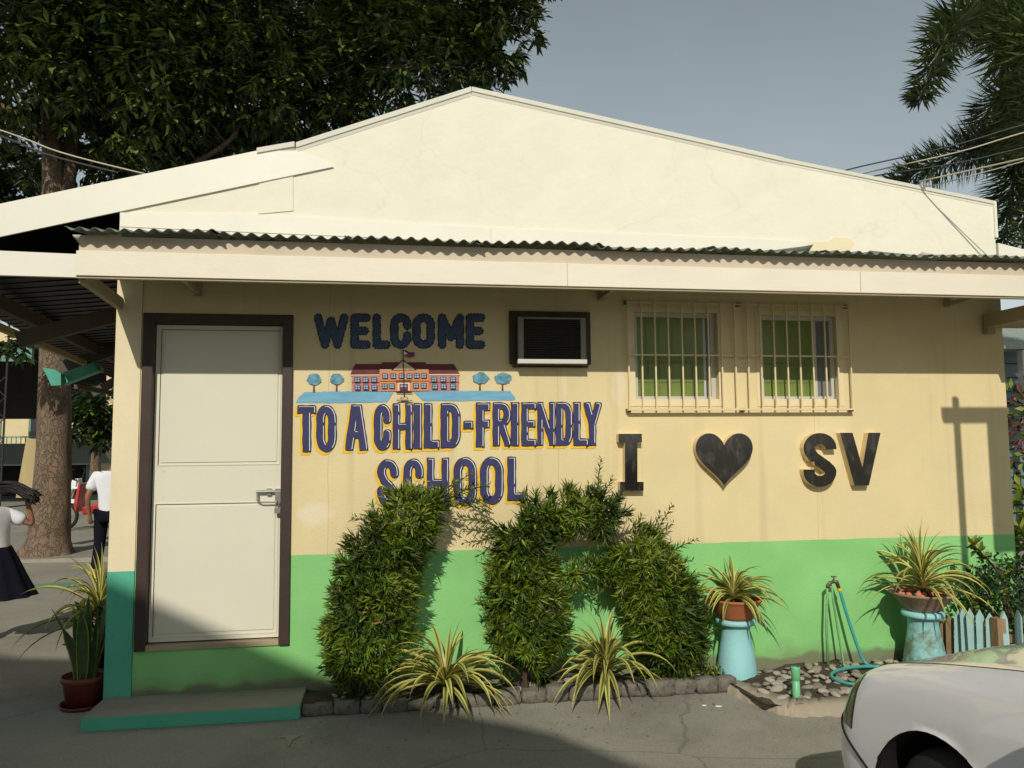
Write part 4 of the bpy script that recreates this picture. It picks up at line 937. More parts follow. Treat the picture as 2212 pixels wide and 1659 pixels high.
        o_y = leaf_cloud('young_shoots', [MT['shrubnew'], MT['shrub']], root, *[np.concatenate(q) for q in (B_, D2, U2, L2, W2_)], (rng.uniform(size=sum(len(q) for q in B_)) < .45).astype(int), .3, .05)
        tag(o_y, kind='stuff'); tag(sm.build('shoot_stems', MT['twig'], root), kind='stuff')
    return root
shrub('leftmost clipped shrub, leaning right at its top, next to the door', [[(270, 1050, 150), (270, 900, 205), (310, 700, 225), (350, 520, 215), (400, 360, 175), (520, 200, 165), (610, 150, 120), (690, 110, 60)]],
      [(640, 120, 760, 10, -.12, 1), (700, 90, 940, 30, -.10, 1), (720, 60, 850, -40, -.08, .8), (560, 70, 600, 5, -.2, 1), (300, 230, 215, 210, -.2, 1), (330, 180, 310, 140, -.2, 1), (640, 200, 760, 230, -.1, .8), (120, 860, 40, 830, -.2, 1), (170, 480, 100, 490, -.2, 1)], (.1+at(*Z1(270, 1050), -.2).x-.1, -.2), 560, 1)
shrub('middle clipped shrub with an arm arching over to the right one', [[(1140, 990, 140), (1150, 820, 215), (1140, 620, 205), (1120, 430, 185), (1120, 240, 160)], [(1120, 220, 140), (1340, 175, 120), (1560, 180, 130), (1620, 240, 95)], [(1290, 530, 60), (1450, 495, 70), (1600, 500, 85)]],
      [(1530, 60, 1545, -115, -.2, 1), (1545, 60, 1600, -10, -.18, 1), (1400, 80, 1370, 30, -.2, 1), (1470, 80, 1480, 20, -.2, 1), (1250, 100, 1260, 55, -.2, 1), (970, 180, 760, 130, -.12, 1), (960, 230, 780, 190, -.10, .9), (980, 260, 800, 280, -.08, .8), (960, 160, 830, 70, -.1, .9), (940, 300, 860, 350, -.1, .7), (1660, 180, 1700, 210, -.2, 1), (930, 700, 885, 650, -.2, 1), (1440, 560, 1520, 650, -.12, .8)], (at(*Z1(1140, 1000), -.2).x, -.2), 560, 2)
shrub('right clipped shrub beside the orange potted plant, spreading downwards', [[(1930, 1000, 120), (1925, 860, 200), (1880, 680, 215), (1790, 480, 190), (1690, 330, 130)], [(1600, 440, 80), (1700, 560, 110)]],
      [(1790, 330, 1925, 140, -.2, 1), (1800, 300, 1860, 180, -.2, 1), (1830, 320, 1930, 235, -.18, 1), (1920, 400, 2055, 320, -.2, 1), (1990, 560, 2060, 510, -.2, 1), (2050, 700, 2150, 640, -.2, 1), (1700, 270, 1760, 190, -.2, 1), (2060, 800, 2170, 790, -.2, 1)], (at(*Z1(1930, 1000), -.2).x, -.2), 500, 3)
# ---- variegated strap-leaf plants: shared blade shapes, each leaf its own object
def blade(th0, curl, L_=1.0, wd=.085, tw=0):
    n_ = 10; x = z = 0; th = R(th0); V = []; UV = []; Fc = []
    for i in range(n_+1):
        t = i/n_; w_ = wd*(.55+1.0*math.sin(math.pi*min(1, t*1.0+.12)**.8)*.55)*(1 if t < .6 else max(0.03, 1-((t-.6)/.4)**1.6)); h = .22*w_
        nx_, nz_ = -math.sin(th), math.cos(th); s_ = math.sin(tw*t)*w_*.5
        V += [(x+nx_*h, -w_/2, z+nz_*h+s_), (x, 0, z), (x+nx_*h, w_/2, z+nz_*h-s_)]
        x += math.cos(th)*L_/n_; z += math.sin(th)*L_/n_; th -= R(curl)/n_*(.5+1.0*t)
    for i in range(n_):
        a = i*3; Fc += [(a, a+3, a+4, a+1), (a+1, a+4, a+5, a+2)]
    me = bpy.data.meshes.new('blade'); me.from_pydata(V, [], Fc); me.materials.append(MT['stripe']); uv = me.uv_layers.new()
    for p in me.polygons:
        p.use_smooth = True
        for li in p.loop_indices:
            vi = me.loops[li].vertex_index; uv.data[li].uv = ((vi % 3)/2, (vi//3)/n_)
    return me
BLADES = [(blade(a, c, 1, w_, tw), a) for a, c, w_, tw in ((86, 25, .085, .3), (80, 60, .08, -.4), (72, 110, .08, .5), (65, 95, .085, .3), (55, 120, .08, -.5), (48, 85, .09, .6), (40, 110, .08, .2), (34, 120, .085, -.3), (24, 110, .08, .4), (10, 80, .085, -.2))]
def strap_plant(loc, n_, L_, label, seed, low=0.0, wd=1.0, group='variegated strap-leaf plants', stem=.05, floor=None, front=0.0):
    r = random.Random(seed); root = empty('variegated_plant', loc, label=label, cat='plant', group=group)
    for i in range(n_):
        k = int((i/n_)**(1-low)*len(BLADES)); me, a = BLADES[min(k, len(BLADES)-1)]
        f = (.75+.35*min(k, 8)/8)*r.uniform(.8, 1.15)*L_
        o = bpy.data.objects.new('leaf', me); COL.objects.link(o); o.parent = root
        az_ = r.uniform(0, 2*math.pi) if r.random() > front else r.uniform(math.pi, 2*math.pi)
        o.location = (.012*math.cos(az_), .012*math.sin(az_), stem*(1-i/n_)+r.uniform(0, .02)); o.rotation_euler = (r.uniform(-.15, .15), r.uniform(-.12, .12), az_); o.scale = (f, f*wd*r.uniform(.8, 1.1), f)
    MB().lathe([(.022, -.06), (.018, 0), (.014, stem)], (0, 0, 0), 10).build('stalk', MT['twig'], None).parent = root
    return root
pA = onz(955, 1462, -.01); pB = onz(1275, 1436, .02)
strap_plant((pA.x, -.30, .03), 70, .455, 'variegated strap-leaf plant sprawling over the kerb between left and middle shrubs', 11, .25, .85, front=.45, stem=.06)
strap_plant((pB.x+.02, -.27, .06), 54, .43, 'variegated strap-leaf plant between middle and right shrubs', 12, .2, .9, front=.35, stem=.06)
# low weeds at the right shrub's foot
wb = rng.uniform([1.55, -.24, -.03], [2.12, -.08, -.01], (420, 3)); leaf_cloud('foliage', [MT['shrubnew'], MT['shrub']], None, wb+rng.uniform(0, 1, (420, 3))*np.array([0, 0, .05]), unit(420)+np.array([0, -.2, .6]), unit(420)+np.array([0, 0, 1.]), rng.uniform(.018, .035, 420), rng.uniform(.012, .02, 420), (rng.uniform(size=420) < .6).astype(int))
w_o = COL.objects[-1] if False else bpy.context.scene.objects[-1]
wd_o = [o for o in COL.objects if o.name.startswith('foliage') and o.parent is None][0]; wd_o.name = 'ground_weeds'; tag(wd_o, 'small green weeds at the foot of the right shrub', 'weeds', kind='stuff')
lt_ = leaf_cloud('ground_litter', [MT['deadleaf'], MT['pebble']], None, LITTER[0], LITTER[1], np.tile([0, 0, 1.], (nL, 1))+rng.normal(size=(nL, 3))*.2, rng.uniform(.006, .03, nL), rng.uniform(.004, .012, nL), (rng.uniform(size=nL) < .5).astype(int)); tag(lt_, 'tiny dry leaf bits and grit scattered on the concrete by the kerb', 'litter', kind='stuff')
# ---- potted plants on painted clay pedestals
def pedestal(loc, s_, m, label):
    root = empty('pedestal', loc, label=label, cat='pedestal', group='blue clay pot pedestals')
    prof = [(.128, 0), (.130, .02), (.124, .09), (.112, .17), (.098, .25), (.092, .30), (.095, .345), (.100, .352)]
    MB().lathe([(r*s_, z*s_) for r, z in prof], loc, 36, wob=.008).build('body', m, root, smooth=True)
    MB().lathe([(.095*s_, .350*s_), (.122*s_, .352*s_), (.128*s_, .362*s_), (.128*s_, .376*s_), (.120*s_, .386*s_), (.02, .386*s_)], loc, 36).build('rim', MT['clayblue'], root, smooth=True)
    return loc[2]+.387*s_
def bowl(loc, r, h, m, label, soil, rb=.5):
    root = empty('bowl_pot', loc, label=label, cat='plant pot')
    MB().lathe([(0.01, 0), (r*rb, 0), (r*(rb+.12), h*.18), (r*.86, h*.72), (r*.97, h*.88), (r, h*.92), (r, h), (r*.93, h), (r*.86, h*.80), (r*.80, h*.72)], loc, 40, wob=.006).build('bowl', m, root, smooth=True)
    MB().lathe([(r*.88, h*.80), (.01, h*.84)], loc, 24).build('soil', MT['soil'], root)
    if soil:
        for i in range(26):
            a = random.uniform(0, 6.3); q = random.uniform(0, .78)*r; piece('stone', GRAV[i % 3], root, (q*math.cos(a), q*math.sin(a), h*.86), (0, 0, a), (random.uniform(.014, .022),)*3)
    return loc[2]+h
GRAV = [rock_mesh('gravel_stone', MT['gravel'], 20+i, 1, .3) for i in range(3)]
p1 = onz(1592, 1466, -.06); P1 = (at(1591, 1440, -.15).x, -.155, -.05)
t1 = pedestal(P1, 1.0, MT['clayblue'], 'pale blue painted clay pedestal under the orange terracotta bowl')
t1 = bowl((P1[0], P1[1], t1), .178, .135, MT['terracotta'], 'orange terracotta bowl on the left blue pedestal', False, .60)
strap_plant((P1[0]-.01, P1[1], t1-.02), 60, .34, 'variegated strap-leaf plant in the orange terracotta bowl', 21, .5, .9)
P2 = (at(1988, 1300, -.24).x, -.26, -.05)
t2 = pedestal(P2, 1.05, MT['clayblue2'], 'blue clay pedestal with peeling mossy lower half, right')
t2 = bowl((P2[0], P2[1], t2), .205, .125, MT['terracotta2'], 'wide weathered clay bowl with orange gravel on the right pedestal', True, .46)
strap_plant((P2[0]+.01, P2[1], t2+.0), 74, .43, 'large variegated strap-leaf plant in the wide weathered bowl', 22, .15, .62, stem=.12)
# ---- standpipe, hose, pvc stub
TP = empty('standpipe_tap', tuple(onz(1792, 1442, -.05)), label='weathered garden tap on a thin green standpipe by the wall', cat='tap')
YT = -.10; a = at(1789, 1442, YT); b = at(1787, 1270, YT); 
MB().tube([(a.x, YT, a.z-.03), (a.x-.002, YT, (a.z+b.z)/2), (b.x, YT, b.z)], .0085, 10).build('pipe', MT['pipe'], TP, smooth=True)
c1 = at(1792, 1260, YT); c2 = at(1803, 1256, YT); c3 = at(1812, 1270, YT)
MB().tube([(b.x, YT, b.z), (b.x+.003, YT, b.z+.018), (c1.x+.004, YT, c1.z+.004), (c2.x, YT, c2.z)], .011, 10).tube([(c2.x-.012, YT, c2.z+.002), (c2.x+.014, YT, c2.z-.004), (c3.x, YT, c3.z)], [.014, .015, .012], 10).build('tap_body', MT['tap'], TP, smooth=True)
h0 = at(1801, 1250, YT); MB().tube([(h0.x, YT, h0.z-.01), (h0.x, YT, h0.z+.012)], .005, 8).bar((h0.x-.018, YT, h0.z+.014), (h0.x+.018, YT, h0.z+.012), .012, .008).build('tap_handle', MT['tap'], TP)
MB().tube([tuple(c3), tuple(at(1814, 1276, YT))], [.015, .015], 12).build('hose_connector', MT['yellow'], TP)
d0 = at(1797, 1268, YT-.01); d1 = at(1800, 1300, YT); d2 = at(1822, 1430, YT-.03)
tag(MB().tube([(d0.x, YT-.012, d0.z), (d1.x, YT, d1.z), (d2.x, YT-.03, d2.z-.02), (d2.x+.05, YT-.06, -.03), (d2.x+.12, YT-.09, -.028)], .0075, 8).build('old_hose', MT['pipe'], smooth=True), 'old dark green hose hanging from the standpipe beside the teal hose', 'hose')
hp = [tuple(at(1814, 1276, YT)), tuple(at(1830, 1330, YT-.02)), tuple(at(1850, 1390, YT-.05)), tuple(at(1868, 1430, YT-.08))]
gx_, gy_ = hp[-1][0], YT-.12
hp += [(gx_+.05, gy_-.02, -.01), (gx_+.16, gy_-.05, -.005)]
cc = onz(1880, 1465, -.01)
hp += [(cc.x+.30*math.cos(a)+.05, cc.y+.17*math.sin(a), .0+.012*math.sin(a)) for a in [R(60+i*18) for i in range(15)]]
def smooth_path(p, k=6):
    p = [Vector(q) for q in p]; o_ = []
    for i in range(len(p)-1):
        p0, p1_, p2_, p3 = p[max(i-1, 0)], p[i], p[i+1], p[min(i+2, len(p)-1)]
        for j in range(k):
            t = j/k; o_.append(.5*((2*p1_)+(-p0+p2_)*t+(2*p0-5*p1_+4*p2_-p3)*t*t+(-p0+3*p1_-3*p2_+p3)*t**3))
    return o_+[p[-1]]
tag(MB().tube(smooth_path(hp), .0105, 10).build('garden_hose', MT['hose'], smooth=True), 'teal garden hose from the tap, coiling on the pebbles', 'hose')
v0 = onz(1721, 1512, -.05)
vp = empty('pvc_stub', (v0.x, v0.y, -.06), label='short upright green pvc pipe stub in the pebble bed', cat='pipe')
MB().lathe([(.0225, -.02), (.0225, .20), (.018, .20), (.018, .05)], (v0.x, v0.y, -.06), 20).build('pipe', MT['pvc'], vp, smooth=True)
MB().lathe([(.0226, .125), (.0262, .128), (.0262, .195), (.0262, .205), (.0215, .205)], (v0.x, v0.y, -.06), 20).build('coupling', MT['pvc'], vp, smooth=True)
# ---- picket fence
PF = empty('picket_fence', (3.75, -.55, GZ), label='low fence of pale blue pointed pickets beside the bowl', cat='fence')
def picket(px, py, Y, wd, ang, m, h=.50):
    p = at(px, py, Y); q = MB(); w_ = wd/2
    pts = [(-w_, 0), (w_, 0), (w_, h-.05), (0, h), (-w_, h-.05)]
    q.hexa([(x, -.009, z) for x, z in pts], [(x, .009, z) for x, z in pts]); o = q.build('picket', m, None)
    o.parent = PF; o.matrix_parent_inverse = parent_inv(PF); o.location = (p.x, Y, p.z-h); o.rotation_euler = (random.uniform(-.03, .03), random.uniform(-.04, .04), ang); return p
Z2 = lambda x, y: (.768056*(1900+x/2.257), .768056*(1450+y/2.257))
run = [(1690, 650, .16), (1728, 625, .22), (1773, 590, .28), (1824, 568, .34), (1874, 586, .40), (1924, 594, .46), (1980, 612, .52)]
pv = [picket(*Z2(x, y), -Y, .046, R(-40), MT['picket'] if i > 1 else MT['rail']) for i, (x, y, Y) in enumerate(run)]
run2 = [(2092, 608, .60), (2165, 600, .60), (2240, 602, .60), (2315, 604, .60), (2390, 606, .60)]
pw = [picket(*Z2(x, y), -Y, .042, 0, MT['picket']) for x, y, Y in run2]
cp = at(*Z2(2045, 650), -.57)
MB().box((cp.x-.03, -.60, GZ), (cp.x+.03, -.54, cp.z)).build('post', MT['rail'], PF)
for dz in (.13, .36): MB().bar((cp.x, -.575, cp.z-dz), (pw[-1].x, -.585, cp.z-dz), .02, .05).build('rail', MT['rail'], PF); MB().bar((pv[0].x, -.14, cp.z-dz), (cp.x, -.56, cp.z-dz), .02, .05).build('rail', MT['rail'], PF)
# bush and round-leaved branch behind the fence
def bush(name, loc, rad, n_, ln, wd, m, label, cat, group=None, mi=None, up=.4, stem=True):
    root = empty(name, (loc[0], loc[1], GZ), label=label, cat=cat, group=group)
    d = unit(n_); r = rng.uniform(.35, 1, n_)**.6; lump = 1+.22*np.sin(d[:, 0]*7+d[:, 2]*5+loc[0]*3)*np.cos(d[:, 1]*6)
    p = np.array(loc)+d*(r*lump)[:, None]*np.array(rad)
    leaf_cloud('foliage', m, root, p, d*.6+unit(n_)+np.array([0, 0, up]), unit(n_)+np.array([0, -.3, .8]), rng.uniform(.7, 1.2, n_)*ln, rng.uniform(.8, 1.1, n_)*wd, mi(n_) if mi else None, .2, .15)
    if stem:
        q = MB()
        for i in range(7):
            e_ = np.array(loc)+unit(1)[0]*np.array(rad)*.6; q.tube([(loc[0]+.02*i, loc[1], GZ), (np.array(loc)+e_)/2-np.array([0, 0, rad[2]*.3]), e_], [.02, .012, .005], 5)
        q.build('stem', MT['twig'], root)
    return root
bc = at(2170, 1275, -.25)
bush('garden_bush', (bc.x+.05, -.22, bc.z-.08), (.42, .17, .30), 2600, .035, .022, [MT['leaf2'], MT['shrub']], 'dark small-leaved bush at the wall corner behind the picket fence', 'bush', mi=lambda n_: (rng.uniform(size=n_) < .25).astype(int))
JB = empty('leafy_branch', tuple(at(2190, 1280, -.35)), label='sprig of round yellow-green leaves rising above the dark bush', cat='branch')
tip = at(2100, 1175, -.35); bs = at(2165, 1245, -.33); nJ = 34
MB().tube([bs, at(2130, 1205, -.34), tip], [.008, .006, .003], 6).build('stem', MT['twig'], JB)
jp = np.array([np.array(tip)+(np.array(bs)-np.array(tip))*random.uniform(0, .5) for _ in range(nJ)]); jd = unit(nJ)*np.array([1, .5, .6])+np.array([-.1, -.1, .15])
leaf_cloud('leaves', [MT['shrubnew'], MT['palm']], JB, jp, jd, unit(nJ)+np.array([0, 0, 1.5]), rng.uniform(.06, .09, nJ), rng.uniform(.04, .055, nJ), (rng.uniform(size=nJ) < .5).astype(int))
# ---- pots at the left of the pillar
q = onz(165, 1538); LP = (q.x, q.y+.11, GZ)
pot = empty('flower_pot', LP, label='dark red plastic flower pot with saucer beside the door step', cat='plant pot')
MB().lathe([(.01, .012), (.10, .012), (.118, .15), (.13, .158), (.132, .19), (.124, .19), (.115, .165)], LP, 32).build('pot', MT['redpot'], pot, smooth=True)
MB().lathe([(.01, .0), (.125, .0), (.14, .025), (.134, .026), (.12, .010)], LP, 32).build('saucer', MT['redpot'], pot, smooth=True)
MB().lathe([(.118, .168), (.01, .172)], LP, 20).build('soil', MT['soil'], pot)
SN = empty('snake_plant', (LP[0], LP[1], GZ+.17), label='upright snake plant with yellow-edged leaves in the dark red pot', cat='plant')
for i in range(9):
    a = i*2.4; L_ = random.uniform(.30, .52); V = []; Fc = []; lean = random.uniform(.05, .38); wd = random.uniform(.05, .066); n_ = 9
    for j in range(n_+1):
        t = j/n_; w_ = wd*(.55+.6*math.sin(math.pi*min(1, t*.75+.15)))*(1 if t < .7 else 1-((t-.7)/.3)**1.7*.97); r_ = .02+lean*L_*t*t
        tw = a+t*.7; c_ = Vector((math.cos(a)*r_+.03*math.cos(a), math.sin(a)*r_+.03*math.sin(a), L_*t))
        s_ = Vector((-math.sin(tw), math.cos(tw), 0))*w_/2; bk = Vector((math.cos(tw), math.sin(tw), 0))*w_*.18
        V += [c_-s_+bk, c_-s_*.82+bk*.7, c_, c_+s_*.82+bk*.7, c_+s_+bk]
    for j in range(n_):
        for k in range(4): Fc.append((j*5+k, j*5+k+1, j*5+6+k, j*5+5+k))
    mb = MB(); mb.v = [tuple(v) for v in V]; mb.f = Fc; mb.m = [1 if (i_ % 4) in (0, 3) else 0 for i_ in range(len(Fc))]
    o = mb.build('leaf', [MT['snake'], MT['shrubnew']], None, smooth=True); o.parent = SN
q2c = at(214, 1335, LP[1]+.30); q2 = (q2c.x, LP[1]+.30, GZ)
pot2 = empty('flower_pot', q2, label='black flower pot half hidden behind the dark red pot', cat='plant pot')
MB().lathe([(.01, .0), (.11, .0), (.14, .24), (.15, .25), (.15, .27), (.135, .27), (.13, .24)], q2, 28).build('pot', MT['darkplastic'], pot2, smooth=True)
MB().lathe([(.132, .245), (.01, .25)], q2, 20).build('soil', MT['soil'], pot2)
strap_plant((q2[0], q2[1], GZ+.42), 46, .50, 'variegated strap-leaf plant in the black pot left of the pillar', 31, .1, .6, stem=.16)
MB().tube([(q2[0], q2[1], GZ+.24), (q2[0]+.01, q2[1], GZ+.44)], [.022, .018], 8).build('stump', MT['twig'], None)
bpy.data.objects['stump'].parent = [o for o in COL.objects if o.get('label', '').endswith('left of the pillar')][0]; bpy.data.objects['stump'].matrix_parent_inverse = Matrix.Translation(Vector((q2[0], q2[1], GZ+.42))).inverted()
bush('potted_croton', (LP[0]-.01, LP[1]+.28, GZ+.40), (.15, .12, .16), 60, .12, .05, [MT['shrubnew'], MT['leaf2']], 'broad yellow-green leaves crowding between the two left pots', 'plant', mi=lambda n_: (rng.uniform(size=n_) < .5).astype(int))
# ================================================================== parked car, nose towards the wall
CXc, CYf = 2.515, -1.99
CAR = empty('parked_car', (CXc, CYf-2.1, GZ), label='white car with a dusty bonnet, nose towards the wall, lower right', cat='car')
def cw(X, Y, Z): return (CXc-Y, CYf+X, GZ+Z)
def ip(x, xs, ys): return float(np.interp(x, xs, ys))
def sm_ip(x, xs, ys):     # smoothed interpolation
    return sum(ip(x+d, xs, ys) for d in (-.12, -.06, 0, .06, .12))/5
HOODX = [-4.25, -4.15, -3.6, -3.4, -1.35, -1.0, -.6, -.3, -.12, 0]; HOODZ = [.80, .90, .98, 1.0, .985, .915, .825, .735, .665, .605]
def shell(X, v):
    "point on the car body: X along, v from sill (0) to centre line (1)"
    s_ = min(1, max(0, (X+.42)/.42)); wf = (1-s_**3.4)**.42 if s_ < 1 else 0
    t_ = min(1, max(0, (-3.85-X)/.40)); wr = (1-t_**3.4)**.42 if t_ < 1 else 0
    W_ = .835*max(wf, 0)*max(wr, 0) if (s_ > 0 or t_ > 0) else .835
    zh = sm_ip(X, HOODX, HOODZ)
    vs = [0, .08, .20, .32, .42, .52, .60, .68, .76, .88, 1.0]
    ys = [.93, .975, 1.0, 1.0, .992, .972, .935, .86, .70, .38, 0]
    zs = [.17, .24, .36, .47, .55, .62, zh-.085 if zh > .72 else .645, zh-.028, zh-.002, zh+.022, zh+.03]
    zs = [.17, .24, .36, .47, .55, .55+(zh-.55)*.50, .55+(zh-.55)*.80, .55+(zh-.55)*.97, zh, zh+.032, zh+.048]
    y = sm2(v, vs, ys)*W_; z = sm2(v, vs, zs)
    # bonnet edge sits back from the bumper
    back = .17*s_**1.5*min(1, max(0, (z-.42)/.26))**1.3
    return X-back, y, z
def sm2(x, xs, ys):
    d = .03; return (ip(x-d, xs, ys)+2*ip(x, xs, ys)+ip(x+d, xs, ys))/4
us = [-4.25+.0]+list(np.linspace(-4.24, -3.85, 10))+list(np.linspace(-3.8, -.45, 80))+list(-.42+.42*(1-(1-np.linspace(.02, 1, 34))**2))
us = sorted(set(round(float(u), 5) for u in us)); vs_ = np.linspace(0, 1, 64)
pts = {}
wheels = [(-.80, .30, .345), (-3.32, .30, .345)]
for side in (1, -1):
    for i, u in enumerate(us):
        for j, v in enumerate(vs_):
            X, y, z = shell(u, v)
            for (wx, wz_, wr_) in wheels:
                d = math.hypot(X-wx, z-wz_)
                if 0 <= wr_-d < .034 and z > .17 and v < .6:
                    k_ = wr_/max(d, 1e-6); X = wx+(X-wx)*k_; z = wz_+(z-wz_)*k_
            pts[(side, i, j)] = (X, y*side, z)
panels = {'body': MB(), 'bonnet': MB(), 'bumper': MB(), 'headlight_l': MB(), 'headlight_r': MB()}
vid = {k: {} for k in panels}
VH = .685
for side in (1, -1):
    for i in range(len(us)-1):
        for j in range(len(vs_)-1):
            q = [(side, i, j), (side, i+1, j), (side, i+1, j+1), (side, i, j+1)]
            c_ = np.mean([pts[k] for k in q], 0); X, y, z = c_; um = (us[i]+us[i+1])/2; vm = (vs_[j]+vs_[j+1])/2
            if any(math.hypot(X-wx, z-wz_) < wr_-.004 for wx, wz_, wr_ in wheels) and vm < .6: continue
            if um > -1.33 and vm > VH: p = 'bonnet'
            elif um > -.33 and .37 < vm < .615 and abs(y) > .30: p = 'headlight_l' if side > 0 else 'headlight_r'
            elif um > -.50 and vm < .385-.17*max(0, -(um+.16))/.34: p = 'bumper'
            else: p = 'body'
            mb = panels[p]; f_ = []
            for k in q:
                if k not in vid[p]:
                    vid[p][k] = len(mb.v); mb.v.append(cw(*pts[k]))
                f_.append(vid[p][k])
            mb.f.append(tuple(f_ if side > 0 else f_[::-1])); mb.m.append(0)
panels['body'].build('body', MT['car'], CAR, smooth=True)
panels['bonnet'].build('bonnet', MT['car'], CAR, smooth=True)
panels['bumper'].build('bumper', MT['car'], CAR, smooth=True)
panels['headlight_l'].build('headlight', MT['lamp'], CAR, smooth=True); panels['headlight_r'].build('headlight', MT['lamp'], CAR, smooth=True)
# shut lines
sl_ = MB()
def shut(path, r=.004): MB().tube([cw(*p) for p in path], r, 5).build('shut_line', MT['darkplastic'], CAR)
for sd in (1, -1):
    shut([(lambda a: (a[0], a[1]*sd, a[2]+.001))(shell(u, VH)) for u in np.linspace(-1.33, -.10, 40)], .0016)
    arc_ = []
    for u in np.linspace(-.16, -.50, 16):
        v = .385-.17*max(0, -(u+.16))/.34; a = shell(u, v); arc_.append((a[0], (a[1]+.001)*sd, a[2]))
    shut(arc_, .0055)
    shut([(lambda a: (a[0], (a[1]+.001)*sd, a[2]))(shell(-.33, v)) for v in np.linspace(.37, .61, 12)], .003)
    shut([(lambda a: (a[0], (a[1]+.001)*sd, a[2]))(shell(-1.45, v)) for v in np.linspace(.1, .66, 20)], .003)
pass
# inner wheel wells, wheels
for wx, wz_, wr_ in wheels:
    for sd in (1, -1):
        ww = MB(); n_ = 28
        ring = [(wx+wr_*math.cos(R(a)), wz_+wr_*math.sin(R(a))) for a in np.linspace(-25, 205, n_)]
        V = [cw(x, .832*sd*.985, z) for x, z in ring]+[cw(x, .50*sd, z) for x, z in ring]
        ww.add(V, [(i, i+1, n_+i+1, n_+i) for i in range(n_-1)]+[tuple(range(n_, 2*n_))]); ww.build('wheel_arch', MT['darkplastic'], CAR)
        tyre = MB(); c_ = cw(wx, .70*sd, .295)
        prof = [(.185, -.09), (.25, -.095), (.285, -.08), (.295, -.05), (.295, .05), (.285, .08), (.25, .095), (.185, .09)]
        V = []; m_ = 32
        for r_, w_ in prof:
            for k in range(m_): a = 2*math.pi*k/m_; V.append((c_[0]+w_, c_[1]+r_*math.cos(a), c_[2]+r_*math.sin(a)))
        k_ = len(prof); tyre.add(V, [(i*m_+j, i*m_+(j+1) % m_, (i+1)*m_+(j+1) % m_, (i+1)*m_+j) for i in range(k_-1) for j in range(m_)])
        wl = tyre.build('wheel', MT['rubber'], CAR, smooth=True)
        rim = MB(); xo = c_[0]-.055*sd; V = [(xo, c_[1]+r_*math.cos(2*math.pi*k/24), c_[2]+r_*math.sin(2*math.pi*k/24)) for r_ in (.19, .16, .04) for k in range(24)]
        V = [(v[0]+(-.03*sd if i >= 48 else (.02*sd if i >= 24 else 0)), v[1], v[2]) for i, v in enumerate(V)]
        rim.add(V, [(i*24+j, i*24+(j+1) % 24, (i+1)*24+(j+1) % 24, (i+1)*24+j) for i in range(2) for j in range(24)]+[tuple(range(48, 72))]); rim.build('rim', MT['steel'], wl, smooth=True)
# floor, cabin
MB().box(cw(-4.0, .62, .16), cw(-.15, -.62, .22)).build('underbody', MT['darkplastic'], CAR)
gz = [(-1.38, .79, .955), (-2.02, .60, 1.38), (-3.05, .58, 1.40), (-3.72, .76, .985)]
cab = MB(); V = [cw(x, y, z) for x, y, z in gz]+[cw(x, -y, z) for x, y, z in gz]; cab.add(V, [(0, 1, 5, 4), (2, 3, 7, 6), (0, 3, 2, 1), (4, 5, 6, 7)])
cab.build('windows', MT['carglass'], CAR)
rfm = MB().hexa([cw(-1.98, .63, 1.375), cw(-1.98, -.63, 1.375), cw(-3.08, -.61, 1.395), cw(-3.08, .61, 1.395)], [cw(-2.08, .50, 1.43), cw(-2.08, -.50, 1.43), cw(-3.0, -.48, 1.44), cw(-3.0, .48, 1.44)]); rfm.build('car_roof', MT['car'], CAR)
pp = MB()
for sd in (1, -1):
    for a, b in zip(gz, gz[1:]): pp.bar(cw(a[0], (a[1]+.006)*sd, a[2]), cw(b[0], (b[1]+.006)*sd, b[2]), .05, .05)
    pp.bar(cw(-2.5, .70*sd, .97), cw(-2.5, .60*sd, 1.39), .06, .03)
pp.build('window_pillars', MT['car'], CAR)
for sd in (1, -1): MB().lathe([(.01, -.07), (.06, -.06), (.075, 0), (.06, .06), (.01, .07)], cw(-1.62, .93*sd, 1.0), 12).build('wing_mirror', MT['car'], CAR, smooth=True)
# ================================================================== trees
def bark_tube(mb, path, rads, n_=14, rough=.06, flute=0):
    pts_ = smooth_path(path, 6); k = len(pts_); rr = np.interp(np.linspace(0, 1, k), np.linspace(0, 1, len(rads)), rads)
    s0 = len(mb.v); mb.tube(pts_, list(rr), n_)
    for i in range(s0, len(mb.v)):
        v = Vector(mb.v[i]); ring = (i-s0)//n_; 
        if ring < k:
            c_ = pts_[ring]; a = 2*math.pi*((i-s0) % n_)/n_; f = 1+rough*(math.sin(a*3+ring*.5)+math.sin(a*7-ring*1.1)*.6)+flute*max(0, 1-ring/7)**2*(.5+.5*math.sin(a*5+1))
            mb.v[i] = tuple(c_+(v-c_)*f)
TB = onz(100, 1203); TBx, TBy = TB.x, TB.y
TR = empty('big_tree', (TBx, TBy, GZ), label='big dark tree with thick flaking brown trunk behind the building, left', cat='tree')
tk = MB()
t1_ = at(118, 760, TBy); t2_ = at(120, 420, TBy); t3_ = at(105, 180, TBy)
bark_tube(tk, [(TBx, TBy, GZ-.05), (TBx+.02, TBy, .25), at(116, 1000, TBy), t1_, t2_], [.36, .275, .235, .205, .18], 26, .03, .55)
bark_tube(tk, [t2_-Vector((0, 0, .3)), at(112, 330, TBy), t3_, at(90, 20, TBy-.3), at(60, -200, TBy-.5)], [.16, .14, .12, .09, .05], 14, .05)
bark_tube(tk, [t2_-Vector((0, 0, .5)), at(148, 380, TBy+.1), at(170, 230, TBy+.3), at(250, 60, TBy+.2), at(330, -120, TBy)], [.13, .10, .09, .07, .04], 12, .05)
